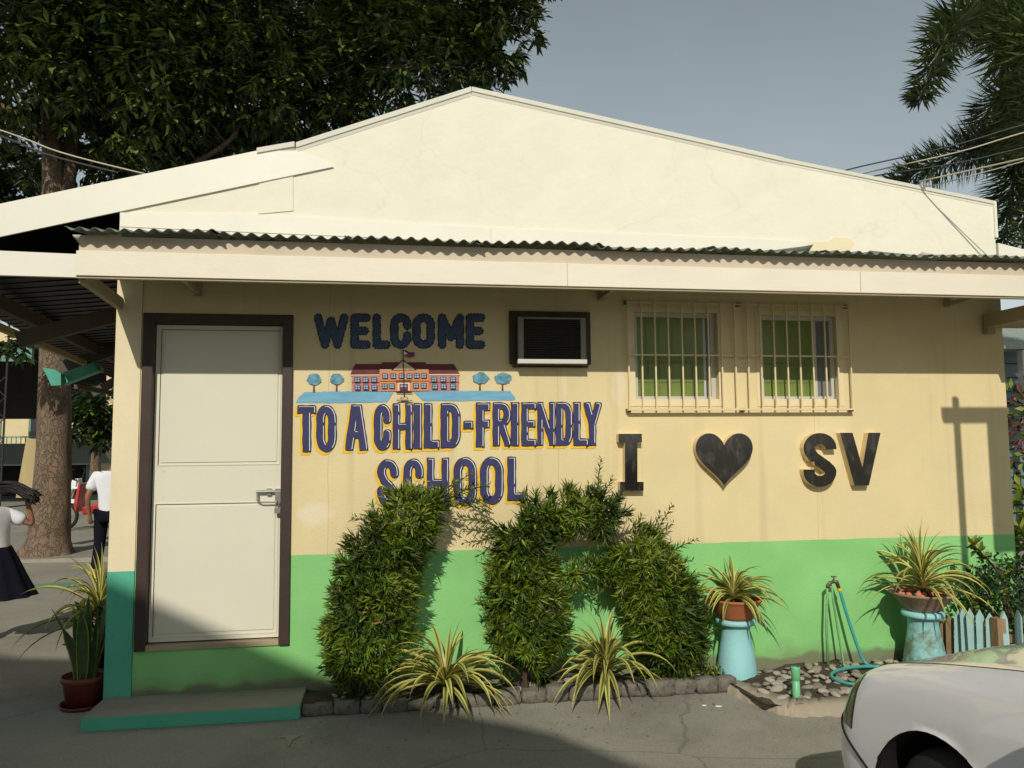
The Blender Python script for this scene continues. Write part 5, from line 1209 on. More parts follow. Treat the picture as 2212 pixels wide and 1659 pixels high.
for pth, r0 in (([at(170, 250, TBy), at(420, 190, TBy-.2), at(700, 120, TBy-.4), at(950, 60, TBy-.2)], .09), ([at(110, 330, TBy), at(60, 260, TBy-.3), at(-60, 200, TBy-.6)], .07), ([at(260, 60, TBy), at(500, 0, TBy+.4), at(800, -60, TBy+.6), at(1050, -40, TBy+.8)], .08), ([at(300, 420, TBy-.3), at(500, 300, TBy-.8), at(520, 200, TBy-1)], .05), ([at(700, 120, TBy-.4), at(850, 150, TBy-.5), at(1000, 130, TBy-.4)], .05)):
    bark_tube(tk, pth, [r0, r0*.7, r0*.35], 8, .05)
tk.build('trunk', MT['bark'], TR, smooth=True)
def crown(name, parent, blobs, ncl, per, ln, wd, mats, mi=.0, hang=.9, inner=.35):
    "clusters of hanging leaves spread through several overlapping volumes"
    B, D_, U, L_, W_ = [], [], [], [], []
    wts = np.array([b[1][0]*b[1][2] for b in blobs]); wts = wts/wts.sum()
    for _ in range(ncl):
        c, r = blobs[rng.choice(len(blobs), p=wts)]; d = unit(1)[0]
        f = rng.uniform(.78, 1.06) if rng.uniform() > inner else rng.uniform(.2, .78)
        p = np.array(c)+d*f*np.array(r); k = per
        a = rng.uniform(0, 2*np.pi, k); dn = rng.uniform(.25, 1.3, k)*hang
        dd = np.stack([np.cos(a), np.sin(a), -dn+.35], 1)+d*.45
        B.append(p+rng.normal(size=(k, 3))*.045); D_.append(dd); U.append(np.stack([np.cos(a)*.3, np.sin(a)*.3, np.ones(k)], 1)+rng.normal(size=(k, 3))*.25); L_.append(ln*rng.uniform(.7, 1.25, k)); W_.append(wd*rng.uniform(.8, 1.2, k))
    B, D_, U, L_, W_ = [np.concatenate(q) for q in (B, D_, U, L_, W_)]
    return leaf_cloud(name, mats, parent, B, D_, U, L_, W_, (rng.uniform(size=len(B)) < mi).astype(int) if mi else None, .25, .12)
def blob(px, py, Y, rx, ry, rz): return (tuple(at(px, py, Y)), (rx, ry, rz))
BLB = [blob(60, 90, TBy-.6, 1.3, 1.2, 1.2), blob(250, -60, TBy-.5, 1.9, 1.5, 1.7), blob(330, 170, TBy-.6, 1.5, 1.2, 1.25), blob(560, 60, TBy-.5, 1.8, 1.3, 1.6), blob(620, 230, TBy-.4, 1.2, 1.0, .95), blob(830, 130, TBy-.2, 1.35, 1.1, 1.1), blob(880, -30, TBy, 1.7, 1.3, 1.3), blob(1040, 60, TBy, .95, .9, .85), blob(420, 330, TBy+.5, 1.4, .8, .75), blob(1090, -60, TBy, .8, .8, .8),
       blob(700, -200, TBy+.5, 3.0, 1.8, 1.4), blob(200, 300, TBy+.9, 1.5, .6, .9), blob(180, -250, TBy, 2.4, 1.8, 1.4), blob(1010, 150, TBy-.1, .55, .6, .5)]
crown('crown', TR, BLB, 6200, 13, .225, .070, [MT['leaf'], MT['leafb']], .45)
T2 = at(-60, 420, 16)
bt2 = empty('far_tree', (T2.x, 16, GZ), label='round crowned tree behind the bargeboard at the far left edge', cat='tree', group='trees in the background')
MB().tube([(T2.x, 16, GZ), (T2.x, 16, T2.z)], [.25, .12], 8).build('trunk', MT['bark'], bt2)
crown('crown', bt2, [blob(-40, 430, 16, 2.0, 1.6, 1.4), blob(40, 400, 16.5, 1.0, 1, .9)], 700, 12, .22, .09, [MT['leaf2']])
T3 = at(205, 900, 12)
bt3 = empty('far_tree', (T3.x, 12, GZ), label='small low tree seen under the walkway roof left of the pillar', cat='tree', group='trees in the background')
MB().tube([at(205, 1040, 12), at(212, 900, 12)], [.12, .07], 8).build('trunk', MT['bark'], bt3)
crown('crown', bt3, [blob(190, 905, 12, .55, .5, .42), blob(220, 880, 12, .6, .5, .5), blob(215, 940, 12, .35, .4, .25)], 130, 12, .2, .08, [MT['leaf2'], MT['shrub']], .2)
hb = empty('hanging_foliage', tuple(at(40, 735, 7)), label='dark leafy twig hanging below the walkway eave beside the trunk', cat='twig')
crown('leaves', hb, [blob(45, 755, 6.2, .22, .2, .16), blob(20, 745, 6.2, .15, .2, .1)], 14, 10, .19, .06, [MT['leaf']])
# ---- palm at the right
PM = at(2262, 240, 4.0)
PL = empty('palm_tree', (PM.x, 4.0, GZ), label='feathery palm behind the gable at the right edge', cat='palm')
MB().tube([(PM.x, 4, GZ), (PM.x+.03, 4, 3), (PM.x, 4, PM.z-.2)], [.17, .13, .11], 14).build('trunk', mat('palm_trunk', (.26, .24, .20), .9, .15, 5, .3, 20, stretch=(.3, .3, 6)), PL, smooth=True)
MB().tube([(PM.x, 4, PM.z-.25), (PM.x, 4, PM.z+.15)], [.11, .05], 12).build('crownshaft', MT['palm'], PL, smooth=True)
FR = [[(2262, 200, 4.0), (2190, 50, 3.8), (2070, 45, 3.6), (1985, 215, 3.5)], [(2262, 190, 4), (2235, 10, 3.6), (2175, 90, 3.2), (2190, 330, 3.0)], [(2262, 240, 4.1), (2190, 290, 4.4), (2070, 335, 4.7), (1930, 392, 4.9)], [(2262, 240, 4), (2215, 300, 4.0), (2185, 410, 4.1), (2165, 560, 4.2)],
      [(2262, 190, 4), (2262, -60, 3.9), (2230, -170, 3.7), (2110, -120, 3.5)], [(2262, 200, 4), (2260, 60, 3.4), (2230, 80, 2.9), (2225, 330, 2.6)], [(2262, 200, 4.1), (2240, 190, 4.5), (2150, 220, 4.9), (2100, 330, 5.1)], [(2262, 240, 4.0), (2245, 330, 4.3), (2215, 450, 4.5), (2205, 620, 4.6)],
      [(2262, 200, 4), (2380, 40, 4.2), (2500, 40, 4.4), (2590, 220, 4.5)], [(2262, 200, 4), (2340, 20, 4.6), (2400, 60, 5.2), (2420, 260, 5.6)], [(2262, 240, 4), (2370, 300, 3.8), (2450, 420, 3.7), (2490, 560, 3.6)], [(2262, 200, 4), (2330, 0, 3.6), (2370, -60, 3.2), (2400, 100, 2.7)]]
for i, fr_ in enumerate(FR):
    path = smooth_path([at(*p) for p in fr_], 8); k = len(path)
    o = MB().tube(path, [.030*(1-.85*j/k)+.003 for j in range(k)], 6).build('frond', MT['palm'], PL, smooth=True)
    P_ = np.array([tuple(p) for p in path]); n_ = 900; t = np.sort(rng.uniform(.14, 1, n_)); xi = t*(k-1)
    base = np.stack([np.interp(xi, np.arange(k), P_[:, c]) for c in range(3)], 1); tg = np.gradient(P_, axis=0); tg = np.stack([np.interp(xi, np.arange(k), tg[:, c]) for c in range(3)], 1); tg /= np.linalg.norm(tg, axis=1, keepdims=True)
    a = rng.uniform(0, 2*np.pi, n_); p = np.cross(tg, [0, .3, 1]); p /= np.linalg.norm(p, axis=1, keepdims=True); q = np.cross(tg, p)
    dr = tg*.55+p*np.cos(a)[:, None]+q*np.sin(a)[:, None]
    leaf_cloud('leaflets', [MT['palm']], o, base, dr, tg+rng.normal(size=(n_, 3))*.3, (.46*np.sin(np.pi*np.clip(t*.74+.18, 0, 1))+.10)*rng.uniform(.8, 1.15, n_), rng.uniform(.026, .042, n_), None, .2, .15)
# ================================================================== background things, right side
hx_ = at(2185, 780, 7).x
HS = empty('grey_house', (hx_+2.5, 8.5, GZ), label='blue-grey boarded house beyond the right corner under a pale eave', cat='house')
MB().box((hx_-.6, 7.0, GZ), (hx_+6, 11, 3.05)).build('wall', MT['fargrey'], HS)
for i in range(12): MB().bar((hx_-.62, 6.985, .1+i*.25), (hx_+6, 6.985, .1+i*.25), .02, .012).build('board_edge', MT['darkwall'], HS)
MB().hexa([(hx_-1.0, 6.5, 3.05), (hx_+6.4, 6.5, 3.05), (hx_+6.4, 11.4, 3.05), (hx_-1.0, 11.4, 3.05)], [(hx_-1.0, 6.5, 3.17), (hx_+6.4, 6.5, 3.17), (hx_+5, 9, 4.1), (hx_+.6, 9, 4.1)]).build('roof', MT['asph'], HS)
MB().box((at(2206, 800, 6.6).x, 6.55, GZ), (at(2206, 800, 6.6).x+.12, 6.67, 3.04)).build('post', MT['alu'], HS)
c0 = at(2205, 900, 2.6)
bush('croton_bush', (c0.x+.35, 2.6, c0.z-.15), (.75, .6, .62), 900, .13, .05, [MT['leaf2'], MT['croton'], MT['shrubnew']], 'tall bush with rust-red and green leaves beyond the right wall corner', 'bush', mi=lambda n_: rng.choice([0, 0, 1, 1, 2], n_))
c0 = at(2205, 1110, 1.6)
bush('leafy_bush', (c0.x+.25, 1.6, c0.z-.1), (.5, .45, .42), 500, .15, .06, [MT['shrubnew'], MT['shrub']], 'light green broad-leaved bush beside the right wall corner', 'bush', mi=lambda n_: (rng.uniform(size=n_) < .5).astype(int))
# gate beside the car, out of view: throws the cross-shaped shadow on the wall
GT = empty('yard_gate', (4.4, -1.9, GZ), label='tall steel gate with post, crossbeam and sheet panel right of the car', cat='gate')
gy = -1.9
def sh(px, py): v = at(px, py); return (v.x+.25*gy, v.z-.74*gy)
a0 = sh(2064, 862); a1 = sh(2100, 1235)
MB().tube([(a0[0], gy, a0[1]), (a0[0]+.02, gy, GZ)], .028, 10).build('post', MT['steel'], GT)
b0 = sh(2035, 886); b1 = sh(2190, 908)
MB().box((b0[0], gy-.03, b1[1]), (6.2, gy+.03, b0[1])).build('crossbeam', MT['steel'], GT)
d0 = sh(2124, 905); d1 = sh(2150, 1190)
MB().box((d0[0]+.03, gy-.015, d1[1]), (6.2, gy+.015, b1[1])).build('panel', MT['steel'], GT)
gm = MB(); zt = d1[1]
for i in range(22): gm.box((d0[0]-.03+i*.11, gy-.005, GZ), (d0[0]-.02+i*.11, gy+.005, zt))
for i in range(8): gm.box((d0[0]-.03, gy-.004, zt-.1-i*.2), (6.2, gy+.004, zt-.09-i*.2))
gm.build('mesh_infill', MT['steel'], GT)
# unseen building behind the viewer, roof outline shaped to shade door foot and yard
NB = empty('shading_building', (-8, -12, GZ), label='unseen two storey hipped building behind the viewer, shaped to shade the yard', cat='building')
ny_ = -9.0
prof = [(-16, 7.9), (-6.4, 7.95), (-5.4, 7.58), (-4.0, 7.36), (-2.7, 6.72), (-1.2, 5.98), (-.55, 5.45), (-.55, 5.25), (-.9, 5.2), (-.9, GZ), (-16, GZ)]
MB().poly(prof, ny_, ny_-.3).build('front_wall', MT['farcream'], NB)
MB().box((-16, ny_-.31, GZ), (-1.0, ny_-6, 5.2)).build('rear_block', MT['farcream'], NB)
MB().hexa([(-16.4, ny_-6.4, 5.2), (-.6, ny_-6.4, 5.2), (-.6, ny_-.31, 5.2), (-16.4, ny_-.31, 5.2)], [(-12, ny_-3.4, 7.6), (-6, ny_-3.4, 7.6), (-6, ny_-.32, 7.6), (-12, ny_-.32, 7.6)]).build('roof', MT['asph'], NB)
for i in range(5):
    for z_ in (.9, 3.6):
        wn_ = MB().box((-14.5+i*2.7, ny_+.001, z_), (-13.1+i*2.7, ny_+.03, z_+1.2)).build('window', MT['alu'], NB); MB().box((-14.4+i*2.7, ny_+.031, z_+.1), (-13.2+i*2.7, ny_+.035, z_+1.1)).build('pane', MT['carglass'], wn_)
# ================================================================== background things, left side
CT = empty('covered_court', (-12, 20, GZ), label='dark open-sided covered court with teal roof edge, far left', cat='building')
f0 = at(-900, 752, 15); f1 = at(72, 748, 15); f2 = at(72, 781, 15)
MB().box((f0.x, 14.97, f2.z), (f1.x, 15.06, f1.z)).build('roof_edge', MT['fargreen'], CT)
for i in range(9): MB().box((f1.x-.35*i-.02, 14.94, f2.z), (f1.x-.35*i, 14.969, f1.z)).build('edge_rib', MT['fargreen'], CT)
MB().hexa([(f0.x, 15.07, f1.z), (f1.x+1.2, 15.07, f1.z), (f1.x+1.2, 15.07, f1.z+.04), (f0.x, 15.07, f1.z+.04)], [(f0.x, 30, f1.z+1.2), (f1.x+1.2, 30, f1.z+1.2), (f1.x+1.2, 30, f1.z+1.24), (f0.x, 30, f1.z+1.24)]).build('roof', MT['sheet_dark'], CT)
MB().box((f0.x, 22, at(20, 905, 22).z), (at(225, 900, 22).x, 22.1, 5)).build('shade_screen', MT['darkwall'], CT)  # dark sheet added for the shade under the court roof
tp = MB(); a = at(6, 880, 12); b = at(-4, 1090, 12)
for dx in (-.14, .06): tp.bar((a.x+dx, 12, a.z+2), (a.x+dx-.04, 12, GZ), .03, .03)
for i in range(14): z_ = GZ+i*.22; tp.bar((a.x-.16, 12, z_), (a.x+.04, 12, z_+.22), .015, .015) if i % 2 else tp.bar((a.x+.04, 12, z_), (a.x-.16, 12, z_+.22), .015, .015)
tp.build('truss_post', MT['darkwall'], CT)
FB = empty('cream_school_block', (-14, 34, GZ), label='distant cream school block with green railings seen through the yard', cat='building')
MB().box((-40, 34, GZ), (-6.5, 38, 7)).build('wall', MT['farcream'], FB)
for i in range(12):
    wn_ = MB().box((-38+i*2.6, 33.95, 1.9), (-36.6+i*2.6, 33.999, 3.2)).build('window', MT['fargreen'], FB); MB().box((-37.9+i*2.6, 33.94, 2.0), (-36.7+i*2.6, 33.949, 3.1)).build('pane', MT['carglass'], wn_)
for i in range(60): MB().box((-20+i*.2, 33.2, 1.45), (-19.96+i*.2, 33.23, 2.0)).build('baluster', MT['fargreen'], FB)
MB().box((-20, 33.18, 2.0), (-8, 33.25, 2.06)).build('handrail', MT['fargreen'], FB)
SH = empty('low_shelter', (-10.5, 23, GZ), label='low shelter with grey-green sheet roof across the far yard', cat='shelter')
r0 = at(-300, 955, 23); r1 = at(215, 960, 23); r2 = at(235, 1003, 21)
MB().hexa([(r0.x, 23, r1.z), (r1.x, 23, r1.z), (r1.x, 23, r1.z+.05), (r0.x, 23, r1.z+.05)], [(r0.x, 20.6, r2.z), (r2.x+.2, 20.6, r2.z), (r2.x+.2, 20.6, r2.z+.05), (r0.x, 20.6, r2.z+.05)]).build('roof', MT['asph'], SH)
MB().box((r0.x, 22.9, GZ), (r1.x, 23.0, r1.z-.02)).build('rear_wall', MT['darkwall'], SH)
for i in range(6): MB().box((r2.x-.6-i*1.6, 20.8, GZ), (r2.x-.52-i*1.6, 20.88, r2.z+.02)).build('post', MT['fargrey'], SH)
bp0 = at(76, 948, 7.6); bp1 = at(60, 1075, 7.6)
tag(MB().bar((bp0.x, 7.6, bp0.z), (bp1.x, 7.5, bp1.z), .02, .24, up=(1, 0, 0)).build('leaning_board', MT['plank']), 'narrow pale board standing behind the big trunk', 'board')
# pavement slab by the trunk with a raised broken edge
sp_ = onz(185, 1180); 
pvm = MB(); pvm.hexa([(TBx-.9, TBy-.5, GZ-.01), (TBx+1.6, TBy-.75, GZ-.01), (TBx+1.8, TBy+.9, GZ-.01), (TBx-.9, TBy+.9, GZ-.01)], [(TBx-.9, TBy-.48, GZ+.03), (TBx+1.55, TBy-.70, GZ+.07), (TBx+1.75, TBy+.9, GZ+.03), (TBx-.9, TBy+.9, GZ+.03)])
tag(pvm.build('pavement_slab', MT['concrete']), 'cracked slab lifted by the roots of the big tree', kind='structure')
mk = onz(120, 1265); tag(MB().box((mk.x-.5, mk.y-.15, GZ+.001), (mk.x+.25, mk.y+.15, GZ+.005)).build('painted_mark', MT['fargreen']), 'faded green mark painted on the yard', kind='structure')
# ================================================================== motorcycle
mc = onz(172, 1146); MC = empty('motorcycle', (mc.x, mc.y, GZ), label='red and white step-through motorcycle parked beyond the trunk', cat='motorcycle')
def mw(x, y, z): return (mc.x-.30+x*1.0, mc.y+y, GZ+z)
for X_ in (0, 1.2):
    m_ = 24; ty = MB(); V = []
    for r_, w_ in ((.22, -.03), (.26, -.035), (.28, 0), (.26, .035), (.22, .03)):
        V += [mw(X_+r_*math.cos(2*math.pi*k/m_), w_, .28+r_*math.sin(2*math.pi*k/m_)) for k in range(m_)]
    ty.add(V, [(i*m_+j, i*m_+(j+1) % m_, (i+1)*m_+(j+1) % m_, (i+1)*m_+j) for i in range(4) for j in range(m_)]); wl = ty.build('wheel', MT['rubber'], MC, smooth=True)
    sp = MB(); sp.tube([mw(X_, -.05, .28), mw(X_, .05, .28)], .04, 10)
    for k in range(12): sp.tube([mw(X_, 0, .28), mw(X_+.225*math.cos(k*math.pi/6), 0, .28+.225*math.sin(k*math.pi/6))], .006, 4)
    sp.build('spokes', MT['steel'], wl)
MB().tube([mw(0, -.06, .28), mw(.22, -.06, .92)], .022, 8).tube([mw(0, .06, .28), mw(.22, .06, .92)], .022, 8).build('fork', MT['steel'], MC)
MB().tube([mw(.2, -.33, 1.02), mw(.25, -.15, .97), mw(.25, .15, .97), mw(.2, .33, 1.02)], .016, 8).build('handlebar', MT['darkplastic'], MC)
MB().hexa([mw(.20, -.09, .50), mw(.20, .09, .50), mw(.30, .16, .90), mw(.30, -.16, .90)], [mw(.30, -.22, .35), mw(.30, .22, .35), mw(.36, .18, .92), mw(.36, -.18, .92)]).build('leg_shield', MT['red'], MC, bevel=.02)
MB().hexa([mw(.12, -.08, .78), mw(.12, .08, .78), mw(.16, .09, .98), mw(.16, -.09, .98)], [mw(.30, -.12, .80), mw(.30, .12, .80), mw(.28, .10, 1.0), mw(.28, -.10, 1.0)]).build('headlamp_cowl', MT['white'], MC, bevel=.02)
MB().hexa([mw(-.12, -.05, .55), mw(-.12, .05, .55), mw(-.10, .05, .60), mw(-.10, -.05, .60)], [mw(.22, -.06, .52), mw(.22, .06, .52), mw(.20, .06, .60), mw(.20, -.06, .60)]).build('front_mudguard', MT['white'], MC, bevel=.01)
MB().hexa([mw(.36, -.10, .30), mw(.36, .10, .30), mw(.36, .10, .45), mw(.36, -.10, .45)], [mw(1.35, -.13, .40), mw(1.35, .13, .40), mw(1.45, .10, .72), mw(1.45, -.10, .72)]).build('body', MT['red'], MC, bevel=.03)
MB().hexa([mw(.66, -.12, .62), mw(.66, .12, .62), mw(1.45, .12, .74), mw(1.45, -.12, .74)], [mw(.70, -.11, .74), mw(.70, .11, .74), mw(1.42, .10, .82), mw(1.42, -.10, .82)]).build('seat', MT['darkplastic'], MC, bevel=.03)
for sd in (-1, 1): MB().tube([mw(.23, .22*sd, .98), mw(.25, .30*sd, 1.16)], .008, 6).lathe([(.005, 0), (.05, .01), (.05, .02), (.005, .03)], mw(.25, .30*sd, 1.16), 10).build('mirror', MT['darkplastic'], MC)
# ================================================================== overhead wires
def wire(pts, r, m, label): tag(MB().tube(smooth_path(pts, 6), r, 5).build('overhead_wire', m, smooth=True), label, 'wire', 'overhead wires')
w0 = at(1985, 392, -.03)
for i, (dy, lab) in enumerate(((0, 'pale wire fixed to the right gable slope, lowest of the wires there'),)):
    wire([w0, w0+Vector((.527*1.0, -1.0, -.06)), w0+Vector((.527*4, -4, -.20)), w0+Vector((.527*9, -9, .1))], .006, MT['cable2'], lab)
wire([at(1995, 396, -.03), Vector(at(1995, 396, -.03))+Vector((.55, -1.0, -.02)), Vector(at(1995, 396, -.03))+Vector((.55*9, -9, .3))], .004, MT['cable2'], 'thin pale wire just right of the lowest gable wire')
for p, q, m, lab in (((1830, 367), (2300, 245), 'cable', 'dark wire, topmost of those crossing the sky at right'), ((1860, 376), (2300, 262), 'cable2', 'pale wire crossing behind the right gable slope, second from top'), ((1880, 382), (2300, 300), 'cable', 'dark wire crossing before the low palm frond')):
    a = at(*p, 1.6); b = at(*q, .6); wire([a-(b-a)*.2+Vector((0, 0, -.05)), a, (a+b)/2+Vector((0, 0, -.03)), b, b+(b-a)*1.5], .007, MT[m], lab)
a = at(318, 377, .25); b = at(-40, 268, .9); wire([a, (a+b)/2+Vector((0, 0, -.03)), b, b+(b-a)*2], .006, MT['cable2'], 'pale wire running from the left bargeboard up to the left')
a = at(250, 372, .6); b = at(-40, 280, 1.3); wire([a, (a+b)/2+Vector((0, 0, -.03)), b, b+(b-a)*2], .008, MT['cable'], 'dark wire below the pale one at the far left')
# ================================================================== people
def skin_obj(name, verts, edges, rad, m, parent, root=0, lv=2):
    me = bpy.data.meshes.new(name); me.from_pydata(verts, edges, []); me.materials.append(m); o = bpy.data.objects.new(name, me); COL.objects.link(o); o.parent = parent
    o.modifiers.new('skin', 'SKIN').use_smooth_shade = True
    for i, v in enumerate(me.skin_vertices[0].data):
        r_ = rad[i]; v.radius = r_ if hasattr(r_, '__len__') else (r_, r_); v.use_root = (i == root)
    s_ = o.modifiers.new('sub', 'SUBSURF'); s_.levels = lv; s_.render_levels = lv
    return o
def chain(pts, start): return [(start+i, start+i+1) for i in range(len(pts)-1)]
def figure(loc, rz, J, label, boy=True, s_=1.0):
    """J: joint positions in metres for a body of 1.55 m, x right, y forward; one continuous skinned body"""
    root = empty('person', loc, rz, label=label, cat='person'); root.scale = (s_, s_, s_)
    names = ['pelvis', 'waist', 'chest', 'neck', 'head0', 'head1', 'head2', 'shL', 'elL', 'wrL', 'haL', 'shR', 'elR', 'wrR', 'haR', 'hipL', 'knL', 'anL', 'toL', 'hipR', 'knR', 'anR', 'toR']
    V = [J[n_] for n_ in names]; ix = {n_: i for i, n_ in enumerate(names)}
    E_ = [('pelvis', 'waist'), ('waist', 'chest'), ('chest', 'neck'), ('neck', 'head0'), ('head0', 'head1'), ('head1', 'head2'), ('chest', 'shL'), ('shL', 'elL'), ('elL', 'wrL'), ('wrL', 'haL'), ('chest', 'shR'), ('shR', 'elR'), ('elR', 'wrR'), ('wrR', 'haR'), ('pelvis', 'hipL'), ('hipL', 'knL'), ('knL', 'anL'), ('anL', 'toL'), ('pelvis', 'hipR'), ('hipR', 'knR'), ('knR', 'anR'), ('anR', 'toR')]
    rd = dict(pelvis=(.115, .085), waist=(.105, .075), chest=(.125, .085), neck=.045, head0=.06, head1=.085, head2=.065, shL=.05, elL=.034, wrL=.024, haL=(.03, .018), shR=.05, elR=.034, wrR=.024, haR=(.03, .018), hipL=.078, knL=.05, anL=.034, toL=(.035, .025), hipR=.078, knR=.05, anR=.034, toR=(.035, .025))
    E2 = [(ix[a], ix[b]) for a, b in E_]; rr = [rd[n_] for n_ in names]
    for sd in ('L', 'R'):   # five fingers rooted in each palm
        h = Vector(J['ha'+sd]); w_ = Vector(J['wr'+sd]); d = (h-w_).normalized(); sdv = d.cross(Vector((0, 1, 0))); sdv = (sdv if sdv.length > .1 else Vector((1, 0, 0))).normalized(); up_ = sdv.cross(d)
        for k in range(5):
            off = (-1.5+k)*.016 if k < 4 else -.03; b_ = h+sdv*off+d*(.0 if k < 4 else -.03); L_ = (.055, .062, .058, .045, .04)[k]
            dirs_ = d if k < 4 else (d*.6-sdv*.8).normalized()
            V.append(b_+dirs_*L_*.5+up_*.004); V.append(b_+dirs_*L_*.85+up_*.016); n0 = len(V)-2; E2 += [(ix['ha'+sd], n0), (n0, n0+1)]; rr += [.0085, .007]
    body = skin_obj('body', [tuple(v) for v in V], E2, rr, MT['skin'], root)
    def garment(name, parts, extra, m, ends):
        used = []; E3 = []
        for a, b in parts:
            for q in (a, b):
                if q not in used: used.append(q)
            E3.append((used.index(a), used.index(b)))
        pos = [J[q] if q in J else ends[q][0] for q in used]
        rr_ = []
        for q in used:
            r_ = ends[q][1] if q in ends else rd[q]; r_ = r_ if hasattr(r_, '__len__') else (r_, r_)
            rr_.append(tuple(x+extra for x in r_))
        return skin_obj(name, [tuple(p) for p in pos], E3, rr_, m, root)
    lerp = lambda a, b, t: tuple(Vector(J[a]).lerp(Vector(J[b]), t))
    garment('shirt', [('hem', 'pelvis'), ('pelvis', 'waist'), ('waist', 'chest'), ('chest', 'col'), ('chest', 'shL'), ('shL', 'slL'), ('chest', 'shR'), ('shR', 'slR')], .022, MT['shirt'],
            {'hem': (tuple(Vector(J['pelvis'])-Vector((0, 0, .05))), (.118, .09)), 'col': (lerp('chest', 'neck', .75), .042), 'slL': (lerp('shL', 'elL', .72), .05), 'slR': (lerp('shR', 'elR', .72), .05)})
    # hair cap and face
    h1, h2 = Vector(J['head1']), Vector(J['head2']); fw = Vector(J['face']).normalized()
    bm = bmesh.new(); bmesh.ops.create_icosphere(bm, subdivisions=3, radius=.108)
    for v in bm.verts:
        v.co.z *= 1.08
        if v.co.dot(fw) > .03 and v.co.z < .045: v.co *= .72
        v.co += h1.lerp(h2, .35)
    ho = bm_obj('hair', bm, MT['hair'], None); ho.parent = root
    for p in ho.data.polygons: p.use_smooth = True
    fc = MB(); rt = fw.cross(Vector((0, 0, 1))).normalized(); c_ = h1+fw*.088
    fc.tube([c_+Vector((0, 0, .02)), c_+fw*.022-Vector((0, 0, .015)), c_-Vector((0, 0, .025))], [.008, .014, .006], 6); o = fc.build('nose', MT['skin'], None, smooth=True); o.parent = root
    for q in (-1, 1):
        o = MB().lathe([(.001, -.008), (.011, 0), (.001, .008)], tuple(c_+rt*.034*q+Vector((0, 0, .025))-fw*.006), 8).build('eye', MT['darkplastic'], None); o.parent = root
        o = MB().lathe([(.002, -.025), (.014, 0), (.002, .025)], tuple(h1+rt*.088*q), 8).build('ear', MT['skin'], None, smooth=True); o.parent = root
    o = MB().bar(c_+rt*-.02-Vector((0, 0, .045))-fw*.006, c_+rt*.02-Vector((0, 0, .045))-fw*.006, .01, .008).build('mouth', MT['shoe'], None); o.parent = root
    return root, J, garment, lerp
# boy walking away, seen from behind
Jb = dict(pelvis=(0, 0, .80), waist=(0, .0, .95), chest=(0, .01, 1.16), neck=(.02, .02, 1.31), head0=(.05, .05, 1.36), head1=(.075, .08, 1.42), head2=(.08, .08, 1.49), face=(0, 1, 0),
          shL=(-.165, .01, 1.235), elL=(-.235, -.05, .98), wrL=(-.225, .02, .77), haL=(-.215, .04, .70), shR=(.165, .01, 1.235), elR=(.225, .05, .98), wrR=(.20, .14, .78), haR=(.19, .16, .71),
          hipL=(-.085, 0, .76), knL=(-.09, -.02, .43), anL=(-.09, -.16, .09), toL=(-.09, -.03, .035), hipR=(.085, 0, .76), knR=(.09, .10, .42), anR=(.09, .12, .06), toR=(.09, .26, .03))
bpz = onz(218, 1250)
rt_, J, gar, lerp = figure((bpz.x+.07, bpz.y, GZ), R(4), Jb, 'boy in white shirt and dark trousers walking away beside the pillar')
gar('trousers', [('pelvis', 'hipL'), ('hipL', 'knL'), ('knL', 'cuL'), ('pelvis', 'hipR'), ('hipR', 'knR'), ('knR', 'cuR')], .018, MT['navycloth'], {'cuL': (lerp('knL', 'anL', .93), .045), 'cuR': (lerp('knR', 'anR', .93), .045)})
for q in ('L', 'R'):
    a = Vector(J['an'+q]); t = Vector(J['to'+q]); o = MB().tube([a-(t-a)*.35-Vector((0, 0, .03)), a-Vector((0, 0, .02)), t, t+(t-a)*.25], [.03, .048, .045, .02], 10).build('shoe', MT['shoe'], None, smooth=True); o.parent = rt_
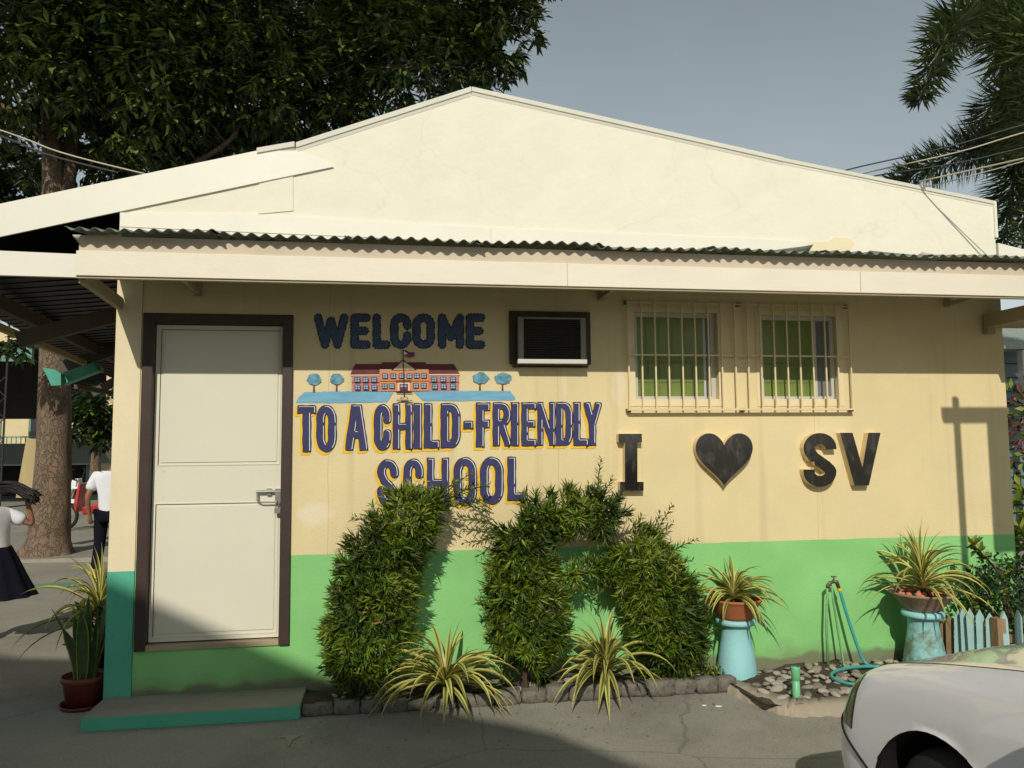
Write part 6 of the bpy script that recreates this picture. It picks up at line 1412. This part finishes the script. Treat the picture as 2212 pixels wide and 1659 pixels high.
# girl running past at the left edge, one arm raised, hair flying
Jg = dict(pelvis=(0, 0, .80), waist=(.0, .04, .95), chest=(.0, .09, 1.14), neck=(0, .13, 1.28), head0=(0, .15, 1.33), head1=(0, .18, 1.40), head2=(0, .18, 1.48), face=(-.1, 1, 0),
          shL=(-.15, .09, 1.21), elL=(-.22, .20, 1.0), wrL=(-.18, .34, 1.10), haL=(-.17, .38, 1.16), shR=(.15, .05, 1.20), elR=(.26, -.14, 1.08), wrR=(.21, -.11, 1.30), haR=(.20, -.10, 1.37),
          hipL=(-.08, .02, .76), knL=(-.09, .24, .50), anL=(-.09, .10, .20), toL=(-.09, .22, .14), hipR=(.08, 0, .76), knR=(.09, .14, .44), anR=(.09, .22, .07), toR=(.09, .36, .04))
gp = at(-2, 1180, 1.9)
rt2, J, gar, lerp = figure((gp.x, 1.9, GZ), R(75), Jg, 'girl in white blouse and flared navy skirt running at the left edge', s_=.86)
sk = MB(); m_ = 40; V = []
for z_, r_, sh_ in ((.90, .125, .02), (.80, .165, .01), (.62, .225, -.02), (.43, .285, -.07)):
    for k in range(m_):
        a = 2*math.pi*k/m_; rr_ = r_*(1+.07*math.sin(a*10)*(1 if z_ < .85 else .2)); V.append((rr_*math.cos(a), sh_+rr_*.95*math.sin(a), z_))
o = sk.add(V, [(i*m_+j, i*m_+(j+1) % m_, (i+1)*m_+(j+1) % m_, (i+1)*m_+j) for i in range(3) for j in range(m_)]).build('skirt', MT['navycloth'], None, smooth=True); o.parent = rt2
hr = MB()
for k in range(220):
    u1, u2, u3 = random.uniform(-1, 1), random.uniform(-1, 1), random.uniform(.55, 1.0)
    a = Vector((u1*.06, .10, 1.45+u2*.06)); b_ = Vector((u1*.045, -.12, 1.47+u2*.05)); c_ = Vector((u1*.03+random.uniform(-.02, .02), -.12-.20*u3, 1.45+u2*.035-.05*u3+random.uniform(-.02, .02))); e_ = c_+Vector((random.uniform(-.02, .02), -.08*u3, -.04+random.uniform(-.04, .04)))
    hr.tube(smooth_path([a, b_, c_, e_], 3), [.008]*7+[.007, .005, .001], 4)
o = hr.build('flying_hair', MT['hair'], None, smooth=True); o.parent = rt2; tag(o, kind='stuff')
for q in ('L', 'R'):
    a = Vector(J['an'+q]); t = Vector(J['to'+q]); o = MB().tube([a-(t-a)*.35-Vector((0, 0, .03)), a-Vector((0, 0, .02)), t, t+(t-a)*.25], [.03, .045, .042, .02], 10).build('shoe', MT['darkplastic'], None, smooth=True); o.parent = rt2
